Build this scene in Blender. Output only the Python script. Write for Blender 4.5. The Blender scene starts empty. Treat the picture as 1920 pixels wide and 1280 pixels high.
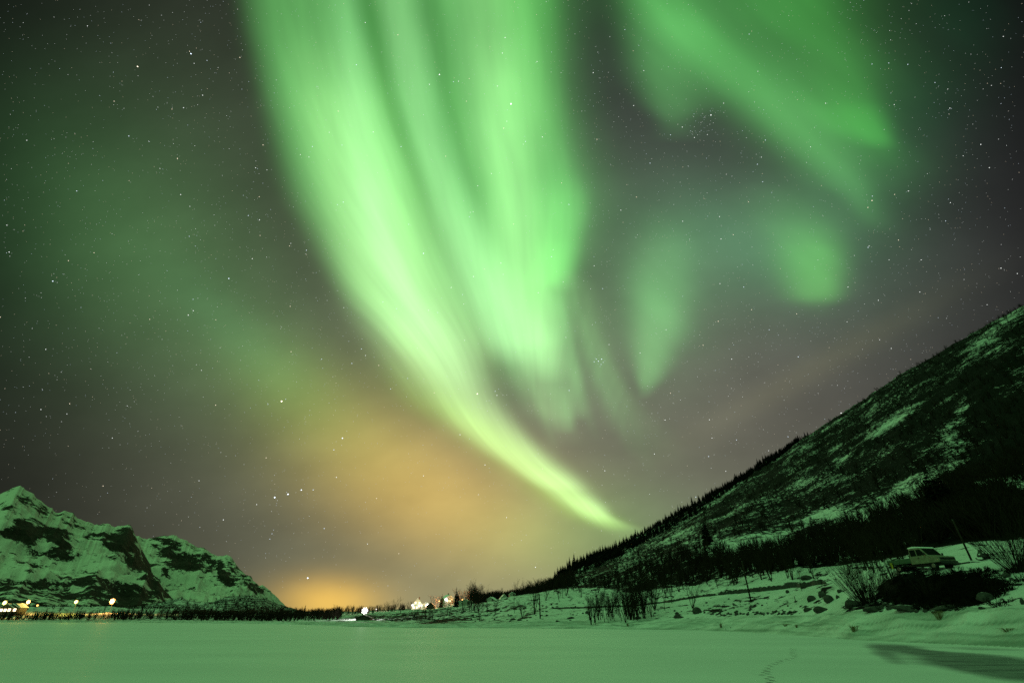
import bpy, math, random
import numpy as np
from mathutils import Vector, Matrix
R = math.radians
random.seed(7)
rng = np.random.default_rng(11)
SC = bpy.context.scene
COL = SC.collection

# ------------------------------------------------------------------ camera
CAM_H = 1.5
F = 895.0                       # focal length measured on the 1920 px wide photograph (star distances)
TH = math.atan(518.0 / F)
CT, ST = math.cos(TH), math.sin(TH)
cd = bpy.data.cameras.new('camera')
cd.sensor_width = 36.0
cd.lens = F / 1920.0 * 36.0
cd.clip_start = 0.1
cd.clip_end = 90000.0
cam = bpy.data.objects.new('camera', cd)
cam.location = (0, 0, CAM_H)
cam.rotation_euler = (math.pi / 2 + TH, 0, 0)
COL.objects.link(cam)
SC.camera = cam
SC.render.engine = 'CYCLES'
SC.view_settings.view_transform = 'Standard'
SC.view_settings.look = 'None'
SC.view_settings.exposure = 0.0
SC.view_settings.gamma = 1.0
SC.cycles.max_bounces = 5
SC.cycles.diffuse_bounces = 2
SC.cycles.glossy_bounces = 2
SC.cycles.transparent_max_bounces = 6
SC.cycles.use_denoising = False
SC.cycles.caustics_reflective = False
SC.cycles.caustics_refractive = False
SC.cycles.sample_clamp_indirect = 1.0
SC.cycles.sample_clamp_direct = 3.0

def pxdir(px, py):
    a = (px - 960.0) / F
    b = (640.0 - py) / F
    return Vector((a, CT - b * ST, ST + b * CT))       # world: x right, y forward, z up

# ------------------------------------------------------------------ world: night sky with northern lights
world = bpy.data.worlds.new('World')
SC.world = world
world.use_nodes = True
WT = world.node_tree
WT.nodes.clear()

class V:                                             # tiny maths wrapper over shader nodes
    nt = WT
    def __init__(s, sock): s.s = sock
    @staticmethod
    def m(op, *a, clamp=False):
        n = V.nt.nodes.new('ShaderNodeMath'); n.operation = op; n.use_clamp = clamp
        for i, v in enumerate(a):
            if isinstance(v, V): V.nt.links.new(v.s, n.inputs[i])
            else: n.inputs[i].default_value = v
        return V(n.outputs[0])
    def __add__(s, o): return V.m('ADD', s, o)
    def __radd__(s, o): return V.m('ADD', s, o)
    def __sub__(s, o): return V.m('SUBTRACT', s, o)
    def __rsub__(s, o): return V.m('SUBTRACT', o, s)
    def __mul__(s, o): return V.m('MULTIPLY', s, o)
    def __rmul__(s, o): return V.m('MULTIPLY', s, o)
    def __truediv__(s, o): return V.m('DIVIDE', s, o)

def vdot(vec, c):
    n = WT.nodes.new('ShaderNodeVectorMath'); n.operation = 'DOT_PRODUCT'
    WT.links.new(vec, n.inputs[0]); n.inputs[1].default_value = c
    return V(n.outputs['Value'])

def fcurve(u, pts):
    n = WT.nodes.new('ShaderNodeFloatCurve')
    c = n.mapping.curves[0]
    n.mapping.use_clip = False
    pts = sorted(pts)
    while len(c.points) < len(pts): c.points.new(0.5, 0.5)
    for p, (x, y) in zip(c.points, pts):
        p.location = (x, y); p.handle_type = 'AUTO_CLAMPED'
    n.mapping.update()
    WT.links.new(u.s, n.inputs['Value'])
    return V(n.outputs[0])

tc = WT.nodes.new('ShaderNodeTexCoord')
DIR = tc.outputs['Generated']
# fixed directions in the world: a = towards the middle of the display (30 degrees up in the south), b = its up, c = west
dr = vdot(DIR, (1, 0, 0))
df = vdot(DIR, (0, CT, ST))
du = vdot(DIR, (0, -ST, CT))
dfc = V.m('MAXIMUM', df, 0.12)
SX = V.m('MINIMUM', V.m('MAXIMUM', dr / dfc * (F / 1000) + 0.960, -0.6), 2.6)
SYr = 0.640 - du / dfc * (F / 1000)
SY = V.m('MINIMUM', V.m('MAXIMUM', SYr, -0.9), 1.4)

# slow waviness so that no band edge is a perfect curve
nz = WT.nodes.new('ShaderNodeTexNoise'); nz.inputs['Scale'].default_value = 3.2; nz.inputs['Detail'].default_value = 2
cmb0 = WT.nodes.new('ShaderNodeCombineXYZ')
WT.links.new(SX.s, cmb0.inputs[0]); WT.links.new((SY * 0.45).s, cmb0.inputs[1])
WT.links.new(cmb0.outputs[0], nz.inputs['Vector'])
wav = (V(nz.outputs['Fac']) - 0.5)
SXw = SX + wav * 0.035
U = (SY + 0.9) / 2.1                                  # y from -0.9 to 1.2 -> 0..1

BASE, MAIN, SIDE = [None] * 3, [None] * 3, [None] * 3
acc = BASE
def addcol(I, col):
    acc = globals()['acc']
    for i in range(3):
        if col[i] == 0: continue
        t = I * col[i]
        acc[i] = t if acc[i] is None else acc[i] + t

def streak(rows, col, p=2.0):
    """rows: (y, x, left width, right width, amplitude)"""
    g = lambda k, s, o=0.0: fcurve(U, [((r[0] + 0.9) / 2.1, (r[k] + o) / s) for r in rows]) * s
    xc = g(1, 3.0, 0.5) - 0.5
    t = SXw - xc
    wl = g(2, 1.0); wr = g(3, 1.0)
    side = V.m('GREATER_THAN', t, 0.0)
    w = wl + (wr - wl) * side
    q = V.m('POWER', V.m('ABSOLUTE', t / V.m('MAXIMUM', w, 0.004)), p)
    I = V.m('EXPONENT', q * -1.0) * V.m('MAXIMUM', g(4, 1.0), 0.0)
    addcol(I, col)

def blob(x, y, sx, sy, rot, col, p=1.0):
    c, s = math.cos(R(rot)), math.sin(R(rot))
    dx, dy = SX - x, SY - y
    a = (dx * c + dy * s) / sx
    b = (dy * c - dx * s) / sy
    q = a * a + b * b
    if p != 1.0: q = V.m('POWER', q, p)
    addcol(V.m('EXPONENT', q * -1.0), col)

# airglow and town glow
addcol(V.m('ADD', 1.0, 0.0), (0.010, 0.011, 0.011))
blob(0.98, 1.00, 0.66, 0.50, 0, (0.175, 0.175, 0.115))
blob(1.50, 0.62, 0.50, 0.34, -20, (0.020, 0.012, 0.022))
blob(1.30, 0.36, 0.50, 0.34, 20, (0.024, 0.036, 0.028))
blob(0.36, 0.24, 0.32, 0.42, 0, (0.026, 0.030, 0.018))
blob(0.83, 0.945, 0.22, 0.115, 14, (0.38, 0.205, 0.015))
blob(0.69, 0.82, 0.18, 0.11, 20, (0.14, 0.105, 0.0))
blob(0.620, 1.128, 0.095, 0.045, 0, (0.60, 0.31, 0.0))
blob(0.82, 1.15, 0.42, 0.09, 0, (0.10, 0.085, 0.03))
blob(0.38, 0.57, 0.42, 0.17, 42, (0.026, 0.078, 0.022))
blob(0.44, 0.62, 0.17, 0.05, 42, (0.012, 0.050, 0.018))
blob(0.20, 0.42, 0.34, 0.32, 20, (0.002, 0.038, 0.006))
blob(0.55, 0.73, 0.13, 0.08, 35, (0.02, 0.07, 0.0))
blob(1.36, 0.47, 0.30, 0.14, 8, (0.008, 0.070, 0.020))
blob(1.62, 0.36, 0.16, 0.12, -30, (0.0, 0.030, 0.008))
blob(1.12, 0.62, 0.10, 0.14, 0, (0.01, 0.05, 0.012))
blob(1.52, 0.695, 0.26, 0.028, -29, (0.028, 0.026, 0.010))
blob(1.08, 1.00, 0.20, 0.10, 0, (0.02, 0.13, 0.015))

WG = (0.60, 1.0, 0.40)     # whitish green, bright core
MG = (0.34, 1.0, 0.30)
SG = (0.16, 1.0, 0.15)     # saturated
YG = (0.62, 1.0, 0.22)

acc = MAIN
# broad diffuse body of the main curtain
streak([(-.9, .60, .25, .40, .45), (-.3, .60, .20, .38, .42), (0, .62, .150, .43, .34), (.1, .64, .150, .41, .37), (.2, .67, .155, .385, .44), (.35, .715, .162, .375, .46),
        (.45, .765, .165, .32, .43), (.55, .81, .155, .25, .38), (.62, .86, .150, .19, .30), (.70, .90, .10, .12, .12), (.8, .93, .08, .10, .02), (1.0, 1.0, .05, .05, 0)], (0.24, 1.0, 0.23), 6.0)
# main left band, running down to the ridge
streak([(-.9, .50, .10, .2, .0), (-.3, .55, .08, .2, .10), (0, .575, .07, .08, .02), (.12, .61, .07, .09, .10), (.22, .635, .075, .09, .26), (.32, .662, .082, .10, .34),
        (.42, .693, .088, .105, .42), (.50, .722, .086, .105, .50), (.58, .762, .088, .105, .56), (.65, .808, .090, .095, .60), (.70, .845, .088, .068, .56),
        (.75, .880, .078, .050, .50), (.80, .922, .066, .048, .50), (.84, .963, .055, .05, .54), (.875, 1.005, .045, .05, .56), (.905, 1.045, .040, .045, .66), (.925, 1.07, .035, .04, .50),
        (.95, 1.105, .035, .030, .62), (.968, 1.130, .035, .018, .50), (.985, 1.150, .03, .03, .18), (1.01, 1.19, .04, .05, .03), (1.05, 1.2, .05, .05, 0)], WG, 2.8)
streak([(.60, .74, .05, .05, 0), (.72, .79, .06, .06, .12), (.82, .92, .06, .05, .20), (.90, 1.03, .06, .04, .20), (.96, 1.11, .05, .03, .22), (1.0, 1.17, .04, .03, .04), (1.05, 1.2, .05, .05, 0)], (0.40, 1.0, 0.0), 2.0)
# inner bright ray of the left band
streak([(-.3, .62, .03, .03, 0), (.1, .655, .03, .03, .05), (.3, .68, .035, .035, .08), (.42, .705, .04, .032, .14), (.50, .735, .04, .035, .14), (.58, .775, .045, .04, .14), (.65, .81, .045, .05, .08), (.74, .86, .04, .04, 0)], (0.75, 1.0, 0.8))
# ray left of the first dark lane, top
streak([(-.9, .50, .1, .1, 0), (-.2, .60, .06, .03, .08), (0, .645, .05, .02, .10), (.15, .675, .06, .022, .15), (.3, .705, .06, .03, .16), (.42, .745, .05, .03, .10), (.55, .80, .05, .04, 0)], MG)
# middle ray
streak([(-.9, .60, .1, .1, .1), (-.3, .68, .05, .06, .16), (0, .735, .035, .05, .20), (.12, .762, .035, .045, .24), (.25, .793, .03, .04, .28), (.36, .83, .035, .045, .32), (.45, .865, .045, .05, .36),
        (.55, .91, .055, .065, .42), (.62, .95, .055, .065, .44), (.66, .975, .05, .055, .32), (.70, 1.0, .04, .05, .10), (.75, 1.02, .04, .05, 0)], (0.52, 1.0, 0.45), 2.2)
# dark lane filler ray between middle and right rays
streak([(0, .84, .03, .04, .06), (.2, .865, .02, .03, .02), (.5, .93, .05, .05, .10), (.62, 1.0, .05, .05, .16), (.72, 1.03, .04, .04, 0)], MG)
# right big ray
streak([(-.9, .80, .2, .2, .2), (-.3, .88, .09, .12, .20), (0, .915, .07, .08, .20), (.10, .925, .065, .08, .28), (.2, .935, .06, .08, .40), (.28, .943, .055, .070, .42), (.36, .955, .045, .06, .40),
        (.45, .975, .055, .06, .38), (.55, 1.0, .06, .045, .42), (.62, 1.015, .05, .035, .36), (.66, 1.03, .05, .03, .22), (.72, 1.04, .04, .03, 0)], (0.48, 1.0, 0.36), 2.2)
# right edge, strongly saturated green
streak([(-.9, .95, .2, .1, .2), (-.3, 1.0, .1, .05, .25), (0, 1.005, .07, .045, .18), (.12, 1.005, .06, .045, .16), (.22, 1.015, .06, .045, .14), (.30, 1.035, .06, .040, .12), (.38, 1.06, .07, .038, .20),
        (.44, 1.055, .06, .036, .26), (.50, 1.045, .05, .032, .34), (.54, 1.03, .05, .03, .16), (.60, 1.03, .04, .03, .0)], (0.14, 1.0, 0.12), 2.4)
streak([(.15, 1.02, .03, .05, 0), (.3, 1.05, .03, .035, .06), (.40, 1.07, .05, .03, .12), (.5, 1.06, .04, .02, .12), (.55, 1.06, .03, .02, 0)], MG)
# dark lanes between the rays
streak([(-.3, .64, .02, .03, 0), (0, .688, .020, .030, .30), (.1, .705, .018, .028, .32), (.2, .728, .016, .030, .34), (.3, .765, .018, .032, .34), (.4, .80, .022, .032, .30), (.5, .845, .025, .030, .28), (.6, .885, .025, .025, .28), (.68, .918, .02, .02, .20), (.75, .94, .02, .02, 0)], (-0.13, -0.32, -0.13))
streak([(-.3, .76, .03, .03, 0), (0, .800, .025, .030, .22), (.1, .822, .020, .028, .28), (.2, .845, .018, .026, .30), (.3, .875, .020, .028, .28), (.4, .905, .02, .03, .16), (.48, .93, .02, .03, 0)], (-0.12, -0.30, -0.12))
# lower tendrils
streak([(.58, 1.00, .03, .02, 0), (.66, 1.030, .040, .026, .15), (.72, 1.048, .038, .024, .20), (.76, 1.060, .034, .018, .24), (.79, 1.068, .030, .014, .16), (.815, 1.07, .02, .01, 0)], MG)
streak([(.62, .98, .03, .04, 0), (.70, 1.00, .035, .05, .10), (.76, 1.025, .035, .045, .12), (.80, 1.055, .03, .03, .07), (.84, 1.08, .03, .03, 0)], WG)
streak([(.54, 1.035, .01, .01, 0), (.60, 1.055, .018, .014, .10), (.68, 1.076, .020, .012, .08), (.75, 1.088, .020, .012, .08), (.79, 1.095, .012, .01, 0)], MG)
streak([(.50, 1.06, .02, .02, 0), (.56, 1.09, .035, .035, .08), (.64, 1.12, .03, .025, .09), (.70, 1.148, .022, .018, .08), (.76, 1.182, .024, .024, .055), (.82, 1.22, .03, .04, .03), (.88, 1.26, .04, .04, 0)], (0.40, 1.0, 0.30))
for (xa, ya, xb, yb, w_, a_) in ((1.02, .50, 1.085, .74, .014, .09), (1.045, .50, 1.105, .77, .011, .10), (1.06, .52, 1.135, .76, .013, .08), (1.075, .52, 1.165, .80, .010, .07), (1.10, .56, 1.20, .84, .016, .06), (.97, .62, 1.03, .80, .012, .08), (.94, .60, .985, .75, .012, .07)):
    f_ = lambda t: (ya + (yb - ya) * t, xa + (xb - xa) * (t ** 1.3))
    streak([(f_(0)[0] - .05, f_(0)[1], w_, w_, 0)] + [(*f_(t), w_ * (.8 + .6 * t), w_ * (.7 + .5 * t), a_ * m_) for t, m_ in ((0, .35), (.35, .9), (.7, 1.0), (.95, .6))] + [(f_(1)[0] + .06, f_(1)[1] + .02, w_, w_, 0)], MG)
acc = SIDE
# lobe right of the main curtain
streak([(.38, 1.25, .06, .05, 0), (.42, 1.245, .06, .06, .04), (.48, 1.245, .06, .06, .14), (.54, 1.245, .062, .055, .20), (.60, 1.235, .052, .055, .25), (.66, 1.222, .036, .045, .27), (.70, 1.214, .022, .032, .25), (.73, 1.210, .014, .018, .10), (.75, 1.205, .01, .01, 0)], (0.30, 1.0, 0.28), 2.4)
blob(1.25, 0.57, 0.10, 0.15, 0, (0.016, 0.075, 0.024))
# faint veils on the right
streak([(-.9, 1.3, .3, .4, .12), (-.3, 1.32, .20, .34, .14), (0, 1.33, .15, .30, .21), (.08, 1.36, .13, .29, .20), (.15, 1.43, .14, .24, .19), (.25, 1.54, .14, .15, .15), (.33, 1.60, .15, .13, .08), (.42, 1.6, .12, .1, .03), (.5, 1.6, .1, .1, 0)], (0.18, 1.0, 0.18), 2.6)
streak([(-.5, 1.05, .08, .1, .05), (0, 1.24, .06, .12, .11), (.08, 1.285, .06, .10, .15), (.14, 1.36, .09, .09, .13), (.19, 1.44, .085, .08, .15), (.24, 1.50, .08, .07, .16), (.29, 1.548, .065, .06, .16), (.34, 1.592, .055, .05, .13), (.38, 1.622, .035, .03, .10), (.44, 1.65, .04, .04, .0)], (0.24, 1.0, 0.24), 2.0)
streak([(-.3, 1.5, .1, .1, .05), (0, 1.50, .10, .09, .10), (.1, 1.56, .09, .075, .11), (.18, 1.605, .08, .05, .14), (.235, 1.635, .07, .035, .24), (.265, 1.655, .05, .025, .18), (.285, 1.66, .04, .03, .04), (.32, 1.66, .04, .04, 0)], (0.14, 1.0, 0.12), 2.2)
streak([(-.2, 1.20, .04, .08, .03), (0, 1.21, .045, .09, .10), (.12, 1.235, .055, .08, .17), (.19, 1.250, .045, .07, .16), (.235, 1.262, .03, .04, .08), (.27, 1.27, .04, .04, 0)], (0.24, 1.0, 0.24), 2.2)
streak([(.34, 1.44, .06, .05, 0), (.40, 1.49, .09, .07, .07), (.45, 1.520, .075, .060, .20), (.50, 1.532, .070, .055, .29), (.54, 1.536, .062, .048, .27), (.565, 1.535, .055, .042, .12), (.582, 1.535, .05, .03, .02), (.60, 1.54, .04, .04, 0)], (0.22, 1.0, 0.15), 2.4)
blob(1.42, 0.46, 0.16, 0.09, 10, (0.020, 0.075, 0.035))
blob(1.72, 0.20, 0.12, 0.09, -20, (0.002, 0.026, 0.008))
blob(1.80, 0.03, 0.10, 0.10, 0, (0.0, 0.016, 0.005))

def raymod(a, b, scale, detail, gain):
    c_ = WT.nodes.new('ShaderNodeCombineXYZ'); WT.links.new(a.s, c_.inputs[0]); WT.links.new(b.s, c_.inputs[1])
    n_ = WT.nodes.new('ShaderNodeTexNoise'); n_.inputs['Scale'].default_value = scale; n_.inputs['Detail'].default_value = detail; n_.inputs['Roughness'].default_value = 0.55
    WT.links.new(c_.outputs[0], n_.inputs['Vector'])
    return V.m('MAXIMUM', (V(n_.outputs['Fac']) - 0.5) * gain + 1.0, 0.1)
XM = fcurve(U, [((y + .9) / 2.1, x / 1.5) for y, x in [(-.9, .72), (0, .775), (.2, .80), (.35, .84), (.5, .88), (.65, .93), (.8, .97), (.95, 1.11), (1.2, 1.3)]]) * 1.5
WM = fcurve(U, [((y + .9) / 2.1, x) for y, x in [(-.9, .33), (0, .29), (.2, .27), (.35, .25), (.5, .20), (.65, .13), (.8, .085), (.95, .06), (1.2, .05)]])
TT = (SXw - XM) / WM
mm = raymod(TT * 1.0, SY * 0.8, 2.6, 1.5, 0.50) * raymod(TT * 1.0 + 7.0, SY * 0.6, 8.0, 2.0, 0.34)
ms = raymod(SX * -0.68 + SY * 0.73, (SX * 0.73 + SY * 0.68) * 0.18, 10.0, 2.0, 1.0)
mb = raymod(SX + SY * 0.35, SY * 1.6, 4.2, 4.0, 0.55)
rr2 = (SX - 0.96) * (SX - 0.96) + (SY - 0.60) * (SY - 0.60)
fall = V.m('MAXIMUM', 1.0 - V.m('MAXIMUM', rr2 - 0.42, 0.0) * 0.52, 0.25)  # sky dims away from the middle, lens vignetting put into its colour
acc = [(BASE[i] * mb + V.m('MAXIMUM', MAIN[i], 0.0) * mm + SIDE[i] * ms) * fall for i in range(3)]

# rest of the sky, unseen overhead and behind: glow chosen to light the snow
front = V.m('SMOOTHSTEP', df, 0.12, 0.42) if False else V.m('MULTIPLY', V.m('MINIMUM', V.m('MAXIMUM', (df - 0.10) / 0.30, 0.0), 1.0), 1.0)
dz = vdot(DIR, (0, 0, 1))
up = V.m('MINIMUM', V.m('MAXIMUM', dz * 1.3 + 0.05, 0.0), 1.0)
west = V.m('MINIMUM', V.m('MAXIMUM', 0.75 - dr * 0.85, 0.12), 1.4)
BACK = (0.35, 1.08, 0.37)
fin = []
for i in range(3):
    fin.append(acc[i] * front + (up * west * BACK[i] + 0.01) * (1.0 - front))
cmb = WT.nodes.new('ShaderNodeCombineColor')
for i in range(3): WT.links.new(fin[i].s, cmb.inputs[i])
bg = WT.nodes.new('ShaderNodeBackground')
WT.links.new(cmb.outputs[0], bg.inputs['Color']); bg.inputs['Strength'].default_value = 1.0
wo = WT.nodes.new('ShaderNodeOutputWorld'); WT.links.new(bg.outputs[0], wo.inputs['Surface'])
world.cycles.sampling_method = 'MANUAL'
world.cycles.sample_map_resolution = 512

# ------------------------------------------------------------------ helpers
def tag(o, label=None, cat=None, group=None, kind=None):
    if label: o['label'] = label
    if cat: o['category'] = cat
    if group: o['group'] = group
    if kind: o['kind'] = kind
    return o

def empty(name, loc, rz=0.0):
    o = bpy.data.objects.new(name, None); COL.objects.link(o)
    o.location = loc; o.rotation_euler = (0, 0, rz); o.empty_display_size = 0.3
    return o

class MB:
    def __init__(s): s.v = []; s.f = []; s.m = []
    def box(s, c, d, mi=0, rz=0.0, taper=1.0):
        x, y, z = c; a, b, h = d[0] / 2, d[1] / 2, d[2] / 2; n = len(s.v)
        cs, sn = math.cos(rz), math.sin(rz)
        for k, (sz, tp) in enumerate(((-1, 1.0), (1, taper))):
            for sx, sy in ((-1, -1), (1, -1), (1, 1), (-1, 1)):
                px, py = sx * a * tp, sy * b * tp
                s.v.append((x + px * cs - py * sn, y + px * sn + py * cs, z + sz * h))
        for q in ((0, 3, 2, 1), (4, 5, 6, 7), (0, 1, 5, 4), (1, 2, 6, 5), (2, 3, 7, 6), (3, 0, 4, 7)):
            s.f.append(tuple(n + i for i in q)); s.m.append(mi)
    def prism(s, prof, y0, y1, mi=0):                # profile in xz extruded along y
        n = len(s.v); k = len(prof)
        for y in (y0, y1):
            for x, z in prof: s.v.append((x, y, z))
        s.f.append(tuple(n + i for i in range(k))); s.m.append(mi)
        s.f.append(tuple(n + k + i for i in reversed(range(k)))); s.m.append(mi)
        for i in range(k):
            j = (i + 1) % k
            s.f.append((n + i, n + k + i, n + k + j, n + j)); s.m.append(mi)
    def tube(s, pts, rad, sides=3, mi=0):
        n0 = len(s.v); rings = len(pts)
        for i, p in enumerate(pts):
            p = Vector(p)
            d = (Vector(pts[min(i + 1, rings - 1)]) - Vector(pts[max(i - 1, 0)]))
            if d.length < 1e-6: d = Vector((0, 0, 1))
            d.normalize()
            a = d.cross(Vector((0.31, 0.87, 0.38))); a.normalize(); b = d.cross(a)
            for k in range(sides):
                t = 2 * math.pi * k / sides
                s.v.append(tuple(p + (a * math.cos(t) + b * math.sin(t)) * rad[i]))
        for i in range(rings - 1):
            for k in range(sides):
                k2 = (k + 1) % sides
                s.f.append((n0 + i * sides + k, n0 + i * sides + k2, n0 + (i + 1) * sides + k2, n0 + (i + 1) * sides + k)); s.m.append(mi)
        if sides > 3:
            s.f.append(tuple(n0 + k for k in reversed(range(sides)))); s.m.append(mi)
            s.f.append(tuple(n0 + (rings - 1) * sides + k for k in range(sides))); s.m.append(mi)
    def quad(s, a, b, c, d, mi=0):
        n = len(s.v); s.v += [tuple(a), tuple(b), tuple(c), tuple(d)]; s.f.append((n, n + 1, n + 2, n + 3)); s.m.append(mi)
    def tri(s, a, b, c, mi=0):
        n = len(s.v); s.v += [tuple(a), tuple(b), tuple(c)]; s.f.append((n, n + 1, n + 2)); s.m.append(mi)
    def mesh(s, name, mats):
        me = bpy.data.meshes.new(name); me.from_pydata(s.v, [], s.f)
        if not isinstance(mats, (list, tuple)): mats = [mats]
        for m in mats: me.materials.append(m)
        me.polygons.foreach_set('material_index', np.array(s.m, dtype=np.int32))
        me.update(); return me
    def build(s, name, mats, parent=None, loc=None, rz=0.0, smooth=False):
        o = bpy.data.objects.new(name, s.mesh(name, mats)); COL.objects.link(o)
        if smooth: o.data.polygons.foreach_set('use_smooth', [True] * len(o.data.polygons))
        if parent: o.parent = parent
        if loc is not None: o.location = loc
        if rz: o.rotation_euler = (0, 0, rz)
        return o

def bevel(o, w, seg=2):
    m = o.modifiers.new('bevel', 'BEVEL'); m.width = w; m.segments = seg; m.limit_method = 'ANGLE'
    return o

def npmesh(name, verts, faces, mats, smooth=True):
    me = bpy.data.meshes.new(name)
    nv, nf, k = len(verts), len(faces), faces.shape[1]
    me.vertices.add(nv); me.vertices.foreach_set('co', np.ascontiguousarray(verts, dtype=np.float32).ravel())
    me.loops.add(nf * k); me.loops.foreach_set('vertex_index', np.ascontiguousarray(faces, dtype=np.int32).ravel())
    me.polygons.add(nf); me.polygons.foreach_set('loop_start', np.arange(0, nf * k, k, dtype=np.int32))
    if smooth: me.polygons.foreach_set('use_smooth', np.ones(nf, dtype=bool))
    for m in (mats if isinstance(mats, (list, tuple)) else [mats]): me.materials.append(m)
    me.update(calc_edges=True); me.validate()
    return me

# value noise in numpy
def _h(ix, iy, iz, seed):
    n = (ix.astype(np.int64) * 374761393 + iy.astype(np.int64) * 668265263 + iz.astype(np.int64) * 2147483647 + seed * 1274126177) & 0xffffffff
    n = ((n ^ (n >> 13)) * 1274126177) & 0xffffffff
    n = n ^ (n >> 16)
    return (n & 0xffff) / 65535.0
def vnoise(x, y, z=0.0, seed=0):
    x, y, z = np.broadcast_arrays(np.asarray(x, float), np.asarray(y, float), np.asarray(z, float))
    x0, y0, z0 = np.floor(x), np.floor(y), np.floor(z)
    fx, fy, fz = x - x0, y - y0, z - z0
    fx, fy, fz = [t * t * (3 - 2 * t) for t in (fx, fy, fz)]
    r = 0
    for i in (0, 1):
        for j in (0, 1):
            for k in (0, 1):
                w = (fx if i else 1 - fx) * (fy if j else 1 - fy) * (fz if k else 1 - fz)
                r = r + w * _h(x0 + i, y0 + j, z0 + k, seed)
    return r
def fbm(x, y, z=0.0, oct=4, seed=0, gain=0.5):
    a, s, t = 1.0, 0, 0
    for o in range(oct):
        s = s + a * vnoise(x * 2 ** o, y * 2 ** o, np.asarray(z) * 2 ** o, seed + o); t += a; a *= gain
    return s / t
def ridged(x, y, z=0.0, oct=5, seed=0):
    a, s, t = 1.0, 0, 0
    for o in range(oct):
        s = s + a * (1 - np.abs(2 * vnoise(x * 2 ** o, y * 2 ** o, np.asarray(z) * 2 ** o, seed + o) - 1)); t += a; a *= 0.5
    return s / t

# ------------------------------------------------------------------ materials
def mat(name):
    m = bpy.data.materials.new(name); m.use_nodes = True
    nt = m.node_tree; p = nt.nodes['Principled BSDF']
    return m, nt, p
def nn(nt, t, **kw):
    n = nt.nodes.new(t)
    for k, v in kw.items(): setattr(n, k, v)
    return n
def noise_node(nt, vec, scale, detail=4, rough=0.5, mapping=None):
    n = nn(nt, 'ShaderNodeTexNoise')
    n.inputs['Scale'].default_value = scale; n.inputs['Detail'].default_value = detail; n.inputs['Roughness'].default_value = rough
    if mapping is not None:
        mp = nn(nt, 'ShaderNodeMapping'); mp.inputs['Scale'].default_value = mapping
        nt.links.new(vec, mp.inputs['Vector']); vec = mp.outputs[0]
    nt.links.new(vec, n.inputs['Vector'])
    return n.outputs['Fac']
def ramp(nt, fac, stops):
    r = nn(nt, 'ShaderNodeValToRGB'); e = r.color_ramp.elements
    while len(e) < len(stops): e.new(0.5)
    for el, (p, c) in zip(e, stops):
        el.position = p; el.color = (c[0], c[1], c[2], 1) if not isinstance(c, float) else (c, c, c, 1)
    nt.links.new(fac, r.inputs[0]); return r.outputs[0]
def mth(nt, op, a, b=0.0, c=None, clamp=False):
    n = nn(nt, 'ShaderNodeMath', operation=op); n.use_clamp = clamp
    for i, v in enumerate((a, b) if c is None else (a, b, c)):
        if isinstance(v, (int, float)): n.inputs[i].default_value = v
        else: nt.links.new(v, n.inputs[i])
    return n.outputs[0]
def mixc(nt, fac, a, b):
    n = nn(nt, 'ShaderNodeMix', data_type='RGBA')
    for s, v in ((n.inputs[0], fac), (n.inputs[6], a), (n.inputs[7], b)):
        if isinstance(v, (int, float)): s.default_value = v
        elif isinstance(v, tuple): s.default_value = (*v, 1)
        else: nt.links.new(v, s)
    return n.outputs[2]
def bump(nt, p, h, strength, dist):
    b = nn(nt, 'ShaderNodeBump'); b.inputs['Strength'].default_value = strength; b.inputs['Distance'].default_value = dist
    nt.links.new(h, b.inputs['Height']); nt.links.new(b.outputs[0], p.inputs['Normal'])

def simple(name, col, rough=0.7, metal=0.0, var=0.25, scale=3.0, emit=None, es=0.0):
    m, nt, p = mat(name)
    g = nn(nt, 'ShaderNodeNewGeometry')
    f = noise_node(nt, g.outputs['Position'], scale, 4, 0.6)
    lo = tuple(c * (1 - var) for c in col); hi = tuple(min(1, c * (1 + var)) for c in col)
    nt.links.new(ramp(nt, f, [(0.3, lo), (0.7, hi)]), p.inputs['Base Color'])
    p.inputs['Roughness'].default_value = rough; p.inputs['Metallic'].default_value = metal
    if rough >= 0.8: p.inputs['Specular IOR Level'].default_value = 0.04
    if emit:
        p.inputs['Emission Color'].default_value = (*emit, 1); p.inputs['Emission Strength'].default_value = es
    return m

SNOWC = (0.78, 0.80, 0.82)
M = {}
M['bark'] = simple('birch_bark', (0.045, 0.036, 0.030), 0.9, var=0.4, scale=4)
M['twig'] = simple('twig_bark', (0.018, 0.014, 0.010), 0.95, var=0.4, scale=4)
M['spruce'] = simple('spruce_needles', (0.006, 0.010, 0.006), 0.9, var=0.4, scale=0.8)
M['rock'] = simple('shore_rock', (0.030, 0.030, 0.030), 0.85, var=0.5, scale=2)
M['heath'] = simple('dead_heath', (0.010, 0.009, 0.006), 0.95, var=0.5, scale=3)
M['straw'] = simple('dry_grass', (0.16, 0.13, 0.07), 0.9, var=0.3, scale=3)
M['wood'] = simple('weathered_wood', (0.025, 0.02, 0.017), 0.85, var=0.3, scale=5)
M['snowcap'] = simple('fresh_snow', SNOWC, 0.75, var=0.04, scale=2)
M['white_paint'] = simple('white_painted_boards', (0.74, 0.73, 0.70), 0.6, var=0.06, scale=2)
M['grey_paint'] = simple('grey_painted_boards', (0.30, 0.29, 0.27), 0.7, var=0.15, scale=2)
M['dark_paint'] = simple('dark_painted_boards', (0.05, 0.035, 0.030), 0.7, var=0.2, scale=2)
M['roof'] = simple('roof_sheet', (0.05, 0.05, 0.055), 0.6, var=0.2, scale=2)
M['brick'] = simple('chimney_brick', (0.14, 0.07, 0.05), 0.85, var=0.2, scale=3)
M['metal'] = simple('galvanised_steel', (0.25, 0.25, 0.25), 0.45, 0.8, var=0.2)
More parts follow.
